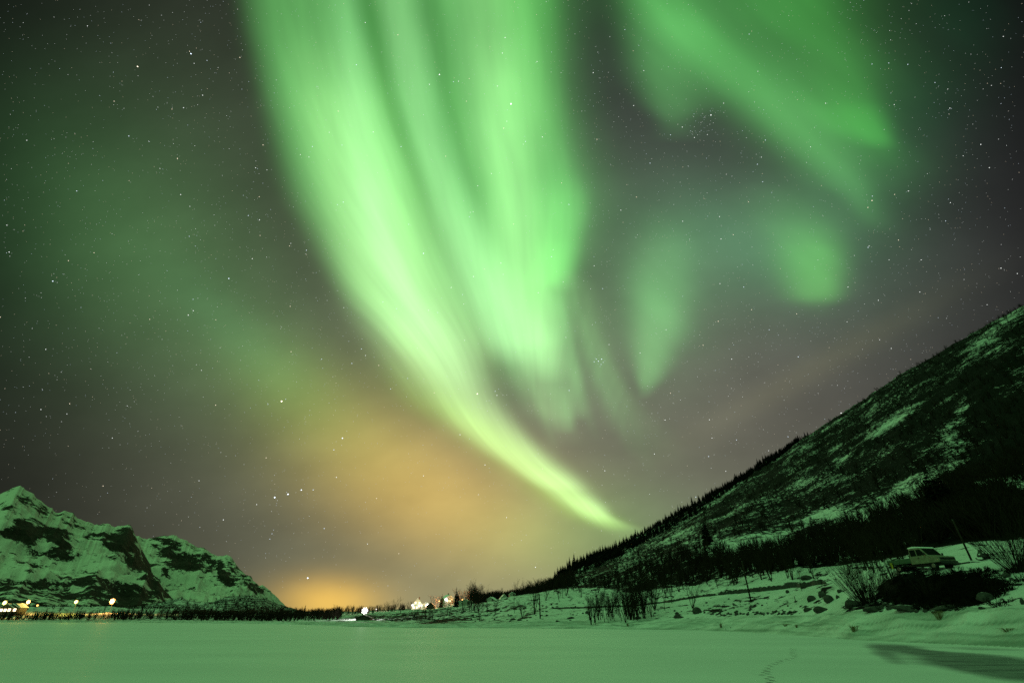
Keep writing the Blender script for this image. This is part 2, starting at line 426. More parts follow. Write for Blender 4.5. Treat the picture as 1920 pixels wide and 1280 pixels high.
M['truck_white'] = simple('chalky_white_paint', (0.19, 0.19, 0.14), 0.5, var=0.35, scale=2.2)
M['rubber'] = simple('tyre_rubber', (0.015, 0.015, 0.015), 0.9)
M['blackp'] = simple('black_plastic', (0.012, 0.012, 0.012), 0.6)
M['yellow'] = simple('yellow_plate', (0.50, 0.42, 0.03), 0.5, var=0.1)
M['greenp'] = simple('dull_green_paint', (0.04, 0.10, 0.06), 0.6, var=0.2)
def glassm(name, col, es=0.0, emit=None):
    m, nt, p = mat(name)
    p.inputs['Base Color'].default_value = (*col, 1); p.inputs['Roughness'].default_value = 0.06
    p.inputs['Specular IOR Level'].default_value = 0.8
    if emit: p.inputs['Emission Color'].default_value = (*emit, 1); p.inputs['Emission Strength'].default_value = es
    return m
M['glass'] = glassm('dark_glass', (0.01, 0.014, 0.012))
M['lit_window'] = glassm('lit_window_glass', (0.3, 0.2, 0.1), 9.0, (1.0, 0.72, 0.42))
def lampm(name, col, es):
    m, nt, p = mat(name)
    p.inputs['Base Color'].default_value = (0.8, 0.8, 0.8, 1)
    p.inputs['Emission Color'].default_value = (*col, 1); p.inputs['Emission Strength'].default_value = es
    m.cycles.emission_sampling = 'NONE'
    return m
M['lamp_white'] = lampm('white_lamp_glass', (1.0, 0.96, 0.90), 6)
M['lamp_orange'] = lampm('sodium_lamp_glass', (1.0, 0.34, 0.06), 1.7)
M['lamp_hot'] = lampm('glare_core_glass', (1.0, 0.86, 0.62), 3.5)  # whitened core of the oversized lamps, imitating glare
M['lamp_yellow'] = lampm('yellow_lamp_glass', (0.95, 0.80, 0.06), 1.3)

# terrain material: snow against heath, rock and scrub ("bare" painted per vertex)
def terrain_mat(name, dark, spk, stretch, scl, contrast=3.2, snow=SNOWC, bst=0.7, nr=0.66):
    m, nt, p = mat(name)
    g = nn(nt, 'ShaderNodeNewGeometry'); pos = g.outputs['Position']
    a = nn(nt, 'ShaderNodeAttribute', attribute_name='bare')
    n1 = noise_node(nt, pos, scl, 9, nr, stretch)
    n2 = noise_node(nt, pos, scl * 0.22, 5, 0.6)
    f = mth(nt, 'ADD', mth(nt, 'MULTIPLY', n1, 0.75), mth(nt, 'MULTIPLY', n2, 0.25))
    f = mth(nt, 'ADD', mth(nt, 'MULTIPLY', mth(nt, 'SUBTRACT', f, 0.5), contrast), a.outputs['Fac'])
    f = mth(nt, 'MULTIPLY', mth(nt, 'SUBTRACT', f, 0.5), spk, clamp=False)
    f = mth(nt, 'ADD', f, 0.5, clamp=True)
    nc = noise_node(nt, pos, scl * 1.7, 5, 0.6)
    dk = ramp(nt, nc, [(0.3, tuple(c * 0.5 for c in dark)), (0.7, tuple(c * 1.6 for c in dark))])
    sn = ramp(nt, noise_node(nt, pos, scl * 0.5, 5, 0.6), [(0.3, tuple(c * 0.86 for c in snow)), (0.7, snow)])
    cr = nn(nt, 'ShaderNodeAttribute', attribute_name='crust')
    sn = mixc(nt, mth(nt, 'MULTIPLY', cr.outputs['Fac'], 1.0, clamp=True), sn, (0.24, 0.29, 0.26))
    nt.links.new(mixc(nt, f, sn, dk), p.inputs['Base Color'])
    p.inputs['Roughness'].default_value = 0.75
    p.inputs['Specular IOR Level'].default_value = 0.03
    bump(nt, p, mth(nt, 'ADD', n1, noise_node(nt, pos, scl * 5, 4, 0.6)), bst, 0.12 / scl)
    return m

M['terrain'] = terrain_mat('snowy_heath', (0.006, 0.006, 0.005), 9.0, (1.0, 1.0, 4.5), 0.40, 4.2, bst=0.6, nr=.72, snow=(.70,.72,.73))
M['mountain'] = terrain_mat('snowy_rock', (0.026, 0.023, 0.020), 12.0, (1.0, 1.0, 1.7), 0.055, 3.6, bst=0.35, nr=.80, snow=(.66,.66,.60))

m, nt, p = mat('lake_snow'); M['lake'] = m
g = nn(nt, 'ShaderNodeNewGeometry'); pos = g.outputs['Position']
def ell(cx, cy, sx, sy, rot):
    mp = nn(nt, 'ShaderNodeMapping', vector_type='TEXTURE')
    mp.inputs['Location'].default_value = (cx, cy, 0); mp.inputs['Rotation'].default_value = (0, 0, R(rot)); mp.inputs['Scale'].default_value = (sx, sy, 1)
    nt.links.new(pos, mp.inputs['Vector'])
    l = nn(nt, 'ShaderNodeVectorMath', operation='LENGTH'); nt.links.new(mp.outputs[0], l.inputs[0])
    return l.outputs['Value']
M['_lake'] = (nt, p, pos, ell)

# ------------------------------------------------------------------ terrain from distance layers
def azel(px, py):
    d = pxdir(px, py); return math.atan2(d.x, d.y), d.z / math.hypot(d.x, d.y)
LAYERS = []
def layer(pts):                         # (px, py, r) -> az, r, z ; r None: on the lake plane
    o = []
    for px, py, r in pts:
        a, e = azel(px, py)
        if r is None: r = CAM_H / -e; z = 0.0
        else: z = CAM_H + r * e
        o.append((a, r, z))
    o.sort(); return np.array(o)
L0 = layer([(-500, 1166, None), (0, 1166, None), (300, 1167, None), (550, 1170, None), (650, 1174, None), (760, 1176, None), (900, 1177, None), (1100, 1178, None),
            (1300, 1181, None), (1450, 1188, None), (1600, 1199, None), (1750, 1206, None), (1920, 1214, None), (2200, 1225, None)])
L1 = layer([(-500, 1163, 340), (0, 1163, 320), (300, 1163, 270), (550, 1166, 175), (650, 1169, 140), (760, 1170, 128), (900, 1170, 122), (1000, 1167, 118), (1200, 1164, 100), (1340, 1163, 88),
            (1500, 1158, 72), (1600, 1150, 61), (1700, 1146, 56), (1830, 1147, 51), (1920, 1142, 48), (2200, 1135, 44)])
L2 = layer([(-500, 1158, 420), (0, 1158, 380), (300, 1158, 330), (550, 1161, 260), (650, 1161, 210), (760, 1162, 180), (900, 1160, 165), (1020, 1142, 150), (1200, 1136, 132), (1340, 1117, 114),
            (1450, 1108, 100), (1550, 1097, 86), (1640, 1082, 72), (1690, 1070, 67), (1790, 1060, 66), (1850, 1056, 65), (1920, 1062, 62), (2200, 1050, 58)])
L3 = layer([(-500, 1149, 470), (0, 1149, 420), (250, 1149, 415), (400, 1152, 420), (560, 1155, 360), (684, 1154, 300), (784, 1147, 250), (870, 1139, 235), (940, 1124, 235), (1040, 1108, 235), (1100, 1104, 225),
            (1200, 1112, 180), (1340, 1090, 150), (1440, 1076, 130), (1600, 1055, 110), (1700, 1040, 100), (1820, 1014, 95), (1920, 1010, 90), (2200, 1000, 88)])
L4 = layer([(-500, 1138, 660), (0, 1138, 560), (210, 1138, 540), (250, 1142, 560), (330, 1140, 560), (400, 1142, 540), (470, 1136, 560), (560, 1150, 520), (700, 1146, 430), (800, 1141, 380), (900, 1131, 330), (1000, 1117, 330),
            (1040, 1106, 330), (1100, 1090, 310), (1160, 1075, 290), (1250, 1045, 265), (1330, 1020, 245), (1400, 1007, 230), (1480, 1006, 220), (1600, 975, 205), (1750, 922, 190), (1850, 900, 180), (1920, 890, 170), (2200, 850, 160)])
L5 = layer([(-500, 1136, 1100), (0, 1136, 1000), (200, 1138, 900), (240, 1141, 820), (270, 1135, 760), (300, 1129, 720), (340, 1120, 700), (375, 1129, 700), (400, 1127, 720), (430, 1118, 720), (470, 1116, 720),
            (500, 1123, 700), (540, 1139, 700), (570, 1146, 720), (600, 1149, 760), (700, 1146, 700), (800, 1141, 560), (860, 1134, 450), (900, 1130, 420), (1000, 1119, 410), (1030, 1106, 450), (1060, 1074, 520),
            (1100, 1052, 560), (1150, 1032, 600), (1200, 1009, 620), (1250, 980, 630), (1300, 952, 640), (1360, 918, 640), (1400, 895, 640), (1440, 868, 640), (1470, 850, 640), (1520, 817, 640), (1580, 780, 630),
            (1650, 733, 620), (1720, 690, 610), (1800, 645, 600), (1850, 617, 590), (1900, 589, 585), (1920, 579, 580), (2000, 535, 570), (2200, 430, 550)])
LS = [L0, L1, L2, L3, L4, L5]
def terr_layers(az):
    rs, zs = [], []
    for i, L in enumerate(LS):
        a = np.concatenate([[-math.pi], [L[0, 0] - 0.5], L[:, 0], [L[-1, 0] + 0.5], [math.pi]])
        br = (150, 190, 260, 400, 600, 900)[i]; bz = (0, 1.5, 3, 6, 14, 40)[i]
        rr = np.concatenate([[br], [br], L[:, 1], [br], [br]]); zz = np.concatenate([[bz], [bz], L[:, 2], [bz], [bz]])
        rs.append(np.interp(az, a, rr)); zs.append(np.interp(az, a, zz))
    for i in range(1, 6): rs[i] = np.maximum(rs[i], rs[i - 1] + 2)
    R5, Z5 = rs[5], zs[5]
    rs = [rs[0] * 0.5, rs[0] - 3.0] + rs + [R5 * 1.25, R5 * 1.8, np.full_like(R5, 9000.0)]
    zs = [np.full_like(R5, -0.8), np.full_like(R5, -0.35)] + zs + [Z5 * 0.86, Z5 * 0.45, np.full_like(R5, 3.0)]
    return np.array(rs), np.array(zs)
_AZ = np.linspace(-math.pi, math.pi, 14401)
_RS, _ZS = terr_layers(_AZ)
def terr(x, y):
    x = np.atleast_1d(np.asarray(x, float)); y = np.atleast_1d(np.asarray(y, float))
    az = np.arctan2(x, y); r = np.hypot(x, y)
    fi = (az + math.pi) / (2 * math.pi) * 14400; i0 = np.clip(fi.astype(int), 0, 14399); t = fi - i0
    rs = _RS[:, i0] * (1 - t) + _RS[:, i0 + 1] * t; zs = _ZS[:, i0] * (1 - t) + _ZS[:, i0 + 1] * t
    z = np.where(r < rs[0], zs[0], zs[-1])
    for k in range(len(rs) - 1):
        w = (r - rs[k]) / (rs[k + 1] - rs[k])
        inn = (w >= 0) & (w < 1)
        ws = w if k < 2 else (0.6 * w + 0.4 * w * w * (3 - 2 * w))
        z = np.where(inn, zs[k] + (zs[k + 1] - zs[k]) * ws, z)
    land = np.clip((r - rs[2]) / 4.0, 0, 1)
    toe = np.clip((r - rs[2]) / 3, 0, 1) * np.clip((rs[3] * 1.06 - r) / (rs[3] * 0.06 + 1), 0, 1)
    up = np.clip((r - rs[3]) / (rs[4] - rs[3]), 0, 1)
    # pushed-up shore ice: low ridges running along the shore
    sh = ridged(az * 14, (r - rs[2]) / 2.6, 0, 3, 31) - 0.55
    z = z + toe * sh * 0.75 + toe * (ridged(x * .35, y * .35, 0, 3, 5) - 0.5) * 0.35
    amp = np.clip(r * 0.006, 0.2, 3.5)
    farL = np.clip((-az - 0.1) * 4, 0, 1)
    z = z + up * (fbm(x / 14, y / 14, 0, 5, 3) - 0.5) * 2 * amp * (1 - 0.5 * farL)
    z = z + land * up * (fbm(x / 2.5, y / 2.5, 0, 3, 9) - 0.5) * 0.5
    hill = np.clip((r - rs[5]) / (rs[6] - rs[5]), 0, 1) * np.clip((az - 0.05) * 5, 0, 1)
    z = z + hill * (1 - np.clip((r - rs[7]) / 60, -1, 0) * 0) * (ridged(x / 45, y / 45, 0, 4, 17) - 0.62) * 16 * np.clip(1 - hill, 0.12, 1)
    return z
def zcol(a):
    i = min(max(int(np.searchsorted(az, a)) - 1, 0), len(az) - 2); t = (a - az[i]) / (az[i + 1] - az[i])
    return Z[i] * (1 - t) + Z[i + 1] * t
def tz(x, y):
    return float(np.interp(math.hypot(x, y), rr, zcol(math.atan2(x, y))))
def at(px, r, py=1150):
    a, e = azel(px, py); x, y = r * math.sin(a), r * math.cos(a)
    return Vector((x, y, tz(x, y)))
def hit(px, py, rmin=20, rmax=1500):
    a, e = azel(px, py)
    zc = zcol(a); dlt = zc - (CAM_H + rr * e)
    k = np.nonzero((dlt >= 0) & (rr > rmin))[0]
    if len(k) == 0 or rr[k[0]] > rmax: return None
    k = k[0]; w = dlt[k] / (dlt[k] - dlt[k - 1]) if k and dlt[k - 1] < 0 else 0
    r = rr[k] * (1 - w) + rr[k - 1] * w; z = zc[k] * (1 - w) + zc[k - 1] * w
    return Vector((r * math.sin(a), r * math.cos(a), z))
def proj(x, y, z):
    f = y * CT + (z - CAM_H) * ST; u = -y * ST + (z - CAM_H) * CT
    f = np.where(f < 0.1, 0.1, f)
    return 960 + F * x / f, 640 - F * u / f
def pblob(px, py, L):
    s = 0
    for (cx, cy, sx, sy, rot, a) in L:
        c, q = math.cos(R(rot)), math.sin(R(rot)); dx, dy = px - cx, py - cy
        s = s + a * np.exp(-(((dx * c + dy * q) / sx) ** 2 + ((dy * c - dx * q) / sy) ** 2) ** 1.3)
    return s

def grid_faces(na, nr, wrap=False):
    i = np.arange(na - (0 if wrap else 1))[:, None]; j = np.arange(nr - 1)[None, :]
    i2 = (i + 1) % na
    return np.stack([i * nr + j + 0 * i, i2 * nr + j, i2 * nr + j + 1, i * nr + j + 1], -1).reshape(-1, 4)

az = np.concatenate([np.linspace(-math.pi, R(-58), 50)[:-1], np.linspace(R(-58), R(60), 1250), np.linspace(R(60), math.pi, 50)[1:]])
rr = np.concatenate([np.geomspace(18, 34, 12)[:-1], np.geomspace(34, 130, 270)[:-1], np.geomspace(130, 900, 150), [1000, 1150, 1300, 1600, 2200, 3500, 6000, 9000, 20000, 45000]])
A, RR = np.meshgrid(az, rr, indexing='ij')
X, Y = RR * np.sin(A), RR * np.cos(A)
Z = terr(X.ravel(), Y.ravel()).reshape(X.shape)
Z[RR > 9000] = 3.0
PX, PY = proj(X, Y, Z)
# how bare of snow: 0 snow, 1 heath/rock
fi = np.clip(((A + math.pi) / (2 * math.pi) * 14400).astype(int), 0, 14400)
r1, r2, r3, r4, r5 = [_RS[k][fi] for k in (3, 4, 5, 6, 7)]
bare = np.full(X.shape, 0.04)
toe_ = (RR > _RS[2][fi]) & (RR < r1 * 1.02)
crk = ridged(A * 14 + fbm(X / 9, Y / 9, 0, 2, 8), (RR - _RS[2][fi]) / 1.5, 0, 3, 57)
bare = np.where(RR < r1, -0.35, bare)
bare = np.where(toe_, -0.30 + np.clip(crk - .80, 0, 1) * 3.0 + (fbm(X / 5, Y / 5, 0, 3, 91) - .5) * .5, bare)  # crack lines darkened, partly standing in for faint relief shading
slopeC = np.exp(-(((PX - 800) / 140) ** 2)) * (RR > r1) * (RR < r3 * 1.2)
bare = bare + slopeC * 0.30 + np.where((RR > r1) & (RR < r3), 1, 0) * (np.clip(ridged(A * 30, RR / 9, 0, 3, 71) - .74, 0, 1) * 2.2)
t23 = np.clip((RR - r2) / (r3 - r2), 0, 1)
right = np.clip((A - 0.02) * 8, 0, 1)
bare = bare + np.where(RR > r1, 0.12, 0) + t23 * 0.08
bare = np.where(RR > r3, 0.35 + 0.42 * right, bare)
bare = np.where((RR > r4), 0.55 + 0.28 * right, bare)
bare = bare + np.where(RR > r3, 1, 0) * right * ((fbm(X / 38, Y / 38, Z / 16, 3, 77) - .5) * .9 + (fbm(X / 12, Y / 12, Z / 4, 3, 78) - .5) * .8)
bare = np.where((RR > r3) & (A < -0.3), 0.62, bare)                    # scrubby foothills on the left
bare = np.where((RR > r1) & (RR <= r3) & (A < -0.38), np.where(RR > 372, 0.15, 0.50), bare)
bare = np.where((RR > r3) & (RR < 560) & (A < -0.55), 0.30, bare)
bare = bare + pblob(PX, PY, [
    (1430, 1018, 110, 16, -4, -0.95), (1330, 1030, 30, 12, -20, -0.3), (1620, 960, 80, 16, -24, -0.75), (1720, 920, 70, 16, -22, -0.55), (1880, 915, 60, 22, 8, -0.45),
    (1545, 965, 40, 12, -20, -0.5), (1655, 805, 60, 8, -32, -0.34), (1700, 775, 50, 7, -32, -0.25), (1805, 760, 16, 34, 10, -0.4), (1850, 650, 40, 26, -20, -0.36), (1893, 600, 40, 10, -35, -0.3),
    (1770, 820, 40, 18, -45, -0.25), (1505, 895, 26, 10, -45, -0.25), (1640, 850, 40, 12, -30, -0.25), (1790, 850, 20, 40, 0, -0.3), (1580, 860, 20, 14, 0, -0.3),
    (1280, 1000, 60, 14, -22, -0.35), (1180, 1040, 40, 10, -18, -0.3), (1900, 800, 60, 60, 0, 0.4), (1840, 700, 60, 30, -30, 0.3),
    (1690, 1100, 60, 26, -18, 0.85), (1790, 1105, 90, 26, -8, 0.95), (1780, 1128, 80, 12, 0, 0.6), (1750, 1135, 150, 6, 0, 0.3), (1610, 1135, 35, 8, 0, 0.4),
    (700, 1158, 90, 5, 0, 0.25), (830, 1163, 50, 3, -8, 0.4), (430, 1150, 160, 12, 0, 0.2), (380, 1135, 60, 6, 10, -0.25)])
bare += np.clip((900 - 0) * 0, 0, 0)
crust = np.where(toe_, 0.10 + np.clip(ridged(X / 9 + Y / 26, (RR - _RS[2][fi]) / 1.3, 0, 3, 58) - .62, 0, 1) * 2.4 + (fbm(A * 9, RR / 1.1, 0, 4, 66) - .45) * 1.5, 0.0) + np.where(RR >= r1, 1, 0) * np.clip((fbm(X / 7, Y / 7, 0, 4, 61) - .5) * 1.2, 0, .5)
me = npmesh('terrain', np.stack([X, Y, Z], -1).reshape(-1, 3), grid_faces(len(az), len(rr)), M['terrain'])
at_ = me.attributes.new('bare', 'FLOAT', 'POINT'); at_.data.foreach_set('value', bare.ravel().astype(np.float32))
at_ = me.attributes.new('crust', 'FLOAT', 'POINT'); at_.data.foreach_set('value', np.clip(crust, 0, 1).ravel().astype(np.float32))
o = bpy.data.objects.new('terrain', me); COL.objects.link(o); tag(o, kind='structure')

# lake: flat sheet reaching just under the shore
azl = np.concatenate([np.linspace(-math.pi, R(-60), 60)[:-1], np.linspace(R(-60), R(60), 640), np.linspace(R(60), math.pi, 60)[1:]])
rsl = terr_layers(azl)[0][2] + 2.0
rl = np.geomspace(0.06, 1, 150); rl[0] = 0
Xl = (rsl[:, None] * rl) * np.sin(azl)[:, None]; Yl = (rsl[:, None] * rl) * np.cos(azl)[:, None]
PXl, PYl = proj(Xl, Yl, Xl * 0)
icy = pblob(PXl, PYl, [(1810, 1238, 150, 17, 5, 1.0), (1900, 1250, 120, 22, 6, .8), (1900, 1268, 110, 14, 6, .7), (1690, 1214, 70, 8, 6, .9), (1660, 1228, 40, 12, 25, .5), (1860, 1216, 110, 5, 2, .5), (1900, 1224, 90, 3, 2, -.5), (1780, 1218, 60, 2, 3, -.6)])
icy = np.where(Yl > 5, icy, 0) + (fbm(Xl / 3, Yl / 1.2, 0, 5, 44) - .5) * .5 * (icy > .02)
me = npmesh('frozen_lake', np.stack([Xl, Yl, Xl * 0], -1).reshape(-1, 3), grid_faces(len(azl), len(rl)), M['lake'])
at_ = me.attributes.new('ice', 'FLOAT', 'POINT'); at_.data.foreach_set('value', icy.ravel().astype(np.float32))
o = bpy.data.objects.new('frozen_lake', me); COL.objects.link(o); tag(o, kind='structure')
def lakept(px, py):
    a, e = azel(px, py); r = CAM_H / -e; return Vector((r * math.sin(a), r * math.cos(a), 0))
nt, p, pos, ell = M.pop('_lake')
w2 = noise_node(nt, pos, 0.9, 6, 0.7, (0.35, 1.6, 1))
ia = nn(nt, 'ShaderNodeAttribute', attribute_name='ice')
msk = mth(nt, 'ADD', mth(nt, 'SUBTRACT', ia.outputs['Fac'], 0.38), mth(nt, 'MULTIPLY', mth(nt, 'SUBTRACT', w2, 0.5), 0.9))
msk = mth(nt, 'MULTIPLY', msk, 1.6, clamp=True)
sn = ramp(nt, noise_node(nt, pos, 0.12, 6, 0.6, (0.5, 1.4, 1)), [(0.3, (0.58, 0.64, 0.65)), (0.7, (0.71, 0.76, 0.77))])
ice = ramp(nt, w2, [(0.35, (0.05, 0.08, 0.08)), (0.65, (0.26, 0.30, 0.30))])
nt.links.new(mixc(nt, msk, sn, ice), p.inputs['Base Color'])
nt.links.new(mth(nt, 'SUBTRACT', 0.62, mth(nt, 'MULTIPLY', msk, 0.25)), p.inputs['Roughness'])
p.inputs['Specular IOR Level'].default_value = 0.42
bump(nt, p, mth(nt, 'ADD', noise_node(nt, pos, 2.2, 6, 0.6, (0.6, 1.2, 1)), mth(nt, 'MULTIPLY', noise_node(nt, pos, 14, 3, 0.6), 0.3)), 0.30, 0.05)

# animal track across the snow
tb = MB()
P = [(1487, 1214), (1485, 1222), (1491, 1230), (1480, 1235), (1462, 1239), (1449, 1245), (1441, 1251), (1435, 1258), (1436, 1265), (1442, 1272), (1448, 1279), (1456, 1288)]
pts = [lakept(*q) for q in P]
tot = []
for a, b in zip(pts, pts[1:]):
    n = max(1, int((b - a).length / 0.42))
    for k in range(n): tot.append(a + (b - a) * (k / n))
for k, q in enumerate(tot):
    q = q + Vector((0.07 * (1 if k % 2 else -1) + random.uniform(-.04, .04), random.uniform(-.05, .05), 0))
    rx, ry = random.uniform(.07, .10), random.uniform(.12, .19)
    n0 = len(tb.v)
    for ring, (s_, h_) in enumerate(((1.25, 0.004), (1.1, 0.010), (0.95, 0.006))):
        for t in range(8):
            an = t * math.pi / 4
            tb.v.append((q.x + math.cos(an) * rx * s_, q.y + math.sin(an) * ry * s_, h_))
    for ring in range(2):
        for t in range(8):
            t2 = (t + 1) % 8
            tb.f.append((n0 + ring * 8 + t, n0 + ring * 8 + t2, n0 + ring * 8 + 8 + t2, n0 + ring * 8 + 8 + t)); tb.m.append(0)
    tb.f.append(tuple(n0 + 16 + t for t in range(8))); tb.m.append(1)
M['print'] = simple('shaded_print', (0.07, 0.09, 0.09), 0.6)  # flat dark ovals paint the shade inside the hollow prints
o = tb.build('animal_track', [M['snowcap'], M['print']]); tag(o, kind='structure')

# ------------------------------------------------------------------ far mountains on the left
def mountain(name, sil, rr_, rb, amp, blobs, seed, a0px, a1px, scrub):
    S = layer([(x, y, rr_) for x, y in sil])
    azs = np.linspace(S[0, 0], S[-1, 0], 1000)
    zr = np.interp(azs, S[:, 0], S[:, 2])
    rid = rr_ * (1 + 0.05 * np.sin(azs * 23 + seed))
    zr = zr + (ridged(azs * 42, azs * 0, 0, 4, seed + 5) - .66) * 30 * np.clip(zr / 300, 0, 1)
    zr = CAM_H + (zr - CAM_H) * rid / rr_
    t = np.concatenate([np.linspace(0, 1, 190), np.linspace(1, 1.9, 24)[1:]])
    A, T = np.meshgrid(azs, t, indexing='ij')
    ZR, RD = zr[:, None] + 0 * T, rid[:, None] + 0 * T
    Rr = np.where(T <= 1, rb + (RD - rb) * T, RD + (T - 1) * 900)
    X, Y = Rr * np.sin(A), Rr * np.cos(A)
    prof = np.where(T <= 1, 0.30 * T + 0.70 * np.clip(T, 0, 1) ** 2.1, 1 - (T - 1) * 0.9)
    Z = ZR * prof
    env = np.clip(T * 3, 0, 1) * np.clip((1 - T) * 4 + 0.10, 0, 1) * np.clip(ZR / 200, 0.05, 1)
    g = ridged(X / 420, Y / 420, Z / 500, 6, seed) - 0.6
    Z = Z + env * g * amp
    Z = Z + env * (ridged(A * 22, T * 2.2, 0, 3, seed + 9) - 0.6) * amp * 0.30
    Z = Z + env * (ridged(X / 70, Y / 70, Z / 50, 4, seed + 19) - 0.6) * 9
    PX, PY = proj(X, Y, Z)
    wx = (fbm(X / 160, Y / 160, Z / 90, 4, seed + 51) - .5) * 46 + (fbm(X / 35, Y / 35, Z / 28, 3, seed + 52) - .5) * 16
    wy = (fbm(X / 160, Y / 160, Z / 90, 4, seed + 53) - .5) * 34 + (fbm(X / 35, Y / 35, Z / 28, 3, seed + 54) - .5) * 14
    bare = 0.13 + 1.05 * pblob(PX + wx, PY + wy, blobs) + (fbm(X / 26, Y / 26, Z / 12, 4, seed + 55) - .5) * 1.25 + 0.62 * (ridged(X / 110, Y / 110, Z / 90, 4, seed + 31) - 0.64) + (vnoise(X / 60, Y / 60, Z / 30, seed + 3) - .5) * .3
    gz, _ = np.gradient(Z)
    bare = bare + scrub * np.clip((PY - 1055) / 90, 0, 1)
    me = npmesh(name, np.stack([X, Y, Z - 3], -1).reshape(-1, 3), grid_faces(len(azs), len(t)), M['mountain'])
    at_ = me.attributes.new('bare', 'FLOAT', 'POINT'); at_.data.foreach_set('value', bare.ravel().astype(np.float32))
    o = bpy.data.objects.new(name, me); COL.objects.link(o); tag(o, kind='structure')
mountain('mountain', [(-420, 1120), (-300, 1000), (-150, 960), (-60, 948), (0, 926), (12, 922), (24, 916), (36, 912), (45, 914), (54, 923), (63, 931), (78, 941), (90, 950), (104, 962), (118, 961), (135, 963), (150, 972), (165, 979),
    (178, 983), (192, 982), (207, 980), (218, 985), (230, 982), (243, 983), (248, 990), (252, 1003), (262, 1020), (270, 1040), (283, 1056), (285, 1068), (300, 1087), (318, 1106), (340, 1130), (380, 1152)],
    2600, 1050, 150, [(22, 948, 30, 8, -10, .5), (42, 930, 16, 8, 20, .5), (72, 950, 28, 8, 25, .5), (8, 1000, 22, 9, 0, .8), (48, 992, 26, 24, -30, .95), (100, 1000, 36, 15, 10, .95), (112, 1032, 16, 20, 0, .6), (138, 1046, 15, 7, -30, .6),
    (65, 1067, 14, 8, 0, .55), (140, 972, 30, 4, 20, .5), (200, 1008, 34, 13, 10, .75), (236, 1000, 20, 20, 20, .9), (225, 1022, 32, 9, 15, .8), (255, 1052, 30, 14, 20, .75), (254, 1012, 7, 22, -10, .8), (272, 1050, 6, 20, -25, .7), (292, 1085, 7, 20, -35, .7), (318, 1112, 7, 18, -45, .7), (165, 1080, 12, 18, 0, .4), (200, 1100, 70, 25, 0, .3), (250, 1105, 40, 26, 30, .3)],
    4, -700, 380, 0.52)
mountain('mountain', [(180, 1010), (220, 1000), (255, 1004), (270, 1008), (290, 1006), (318, 1005), (332, 1006), (345, 1009), (353, 1016), (368, 1024), (382, 1027), (395, 1034), (408, 1040), (417, 1041), (426, 1040), (434, 1046), (445, 1060), (460, 1077),
    (474, 1091), (486, 1100), (497, 1101), (508, 1110), (524, 1124), (540, 1138), (556, 1152)],
    3700, 1500, 190, [(323, 1035, 26, 20, 0, .85), (295, 1012, 22, 6, 10, .5), (372, 1042, 28, 12, 15, .85), (350, 1056, 28, 9, 10, .8), (310, 1070, 9, 13, 20, .6), (392, 1064, 26, 4, -30, .5), (414, 1066, 12, 16, 0, .85), (430, 1088, 14, 12, 30, .75),
    (450, 1072, 10, 28, -40, .55), (478, 1105, 8, 22, -35, .6)], 21, 180, 556, 0.15)

# ------------------------------------------------------------------ trees
def spruce_mesh(name, h, seed, lean=0.0):
    rd = random.Random(seed); b = MB()
    b.tube([(0, 0, -0.6), (0, 0, h * .5), (lean, 0, h)], [h * .016, h * .010, h * .002], 4, 0)
    n = int(h * 3.4)
    for i in range(n):
        t = (i + rd.random()) / n
        z = h * (0.07 + 0.91 * t)
        rad = h * 0.19 * (1 - t) ** 0.85 * rd.uniform(0.7, 1.15) + 0.08
        k = rd.randint(5, 8)
        for j in range(k):
            a = rd.uniform(0, 2 * math.pi); r_ = rad * rd.uniform(0.75, 1.1)
            c, s_ = math.cos(a), math.sin(a)
            droop = r_ * rd.uniform(0.25, 0.55); wd = r_ * rd.uniform(0.22, 0.34)
            p0 = Vector((c * .05 + lean * t, s_ * .05, z)); p1 = Vector((c * r_ + lean * t, s_ * r_, z - droop))
            sd = Vector((-s_, c, 0)) * wd; md = p0 * .45 + p1 * .55
            b.quad(p0, md - sd, p1, md + sd, 1)
            dn = Vector((0, 0, -wd * 1.2))
            b.tri(p0, p1, md + dn, 1)
    return b.mesh(name, [M['bark'], M['spruce']])
SPR = [spruce_mesh('spruce', 9 + i * 0.8, 40 + i, random.uniform(-.2, .2)) for i in range(5)]

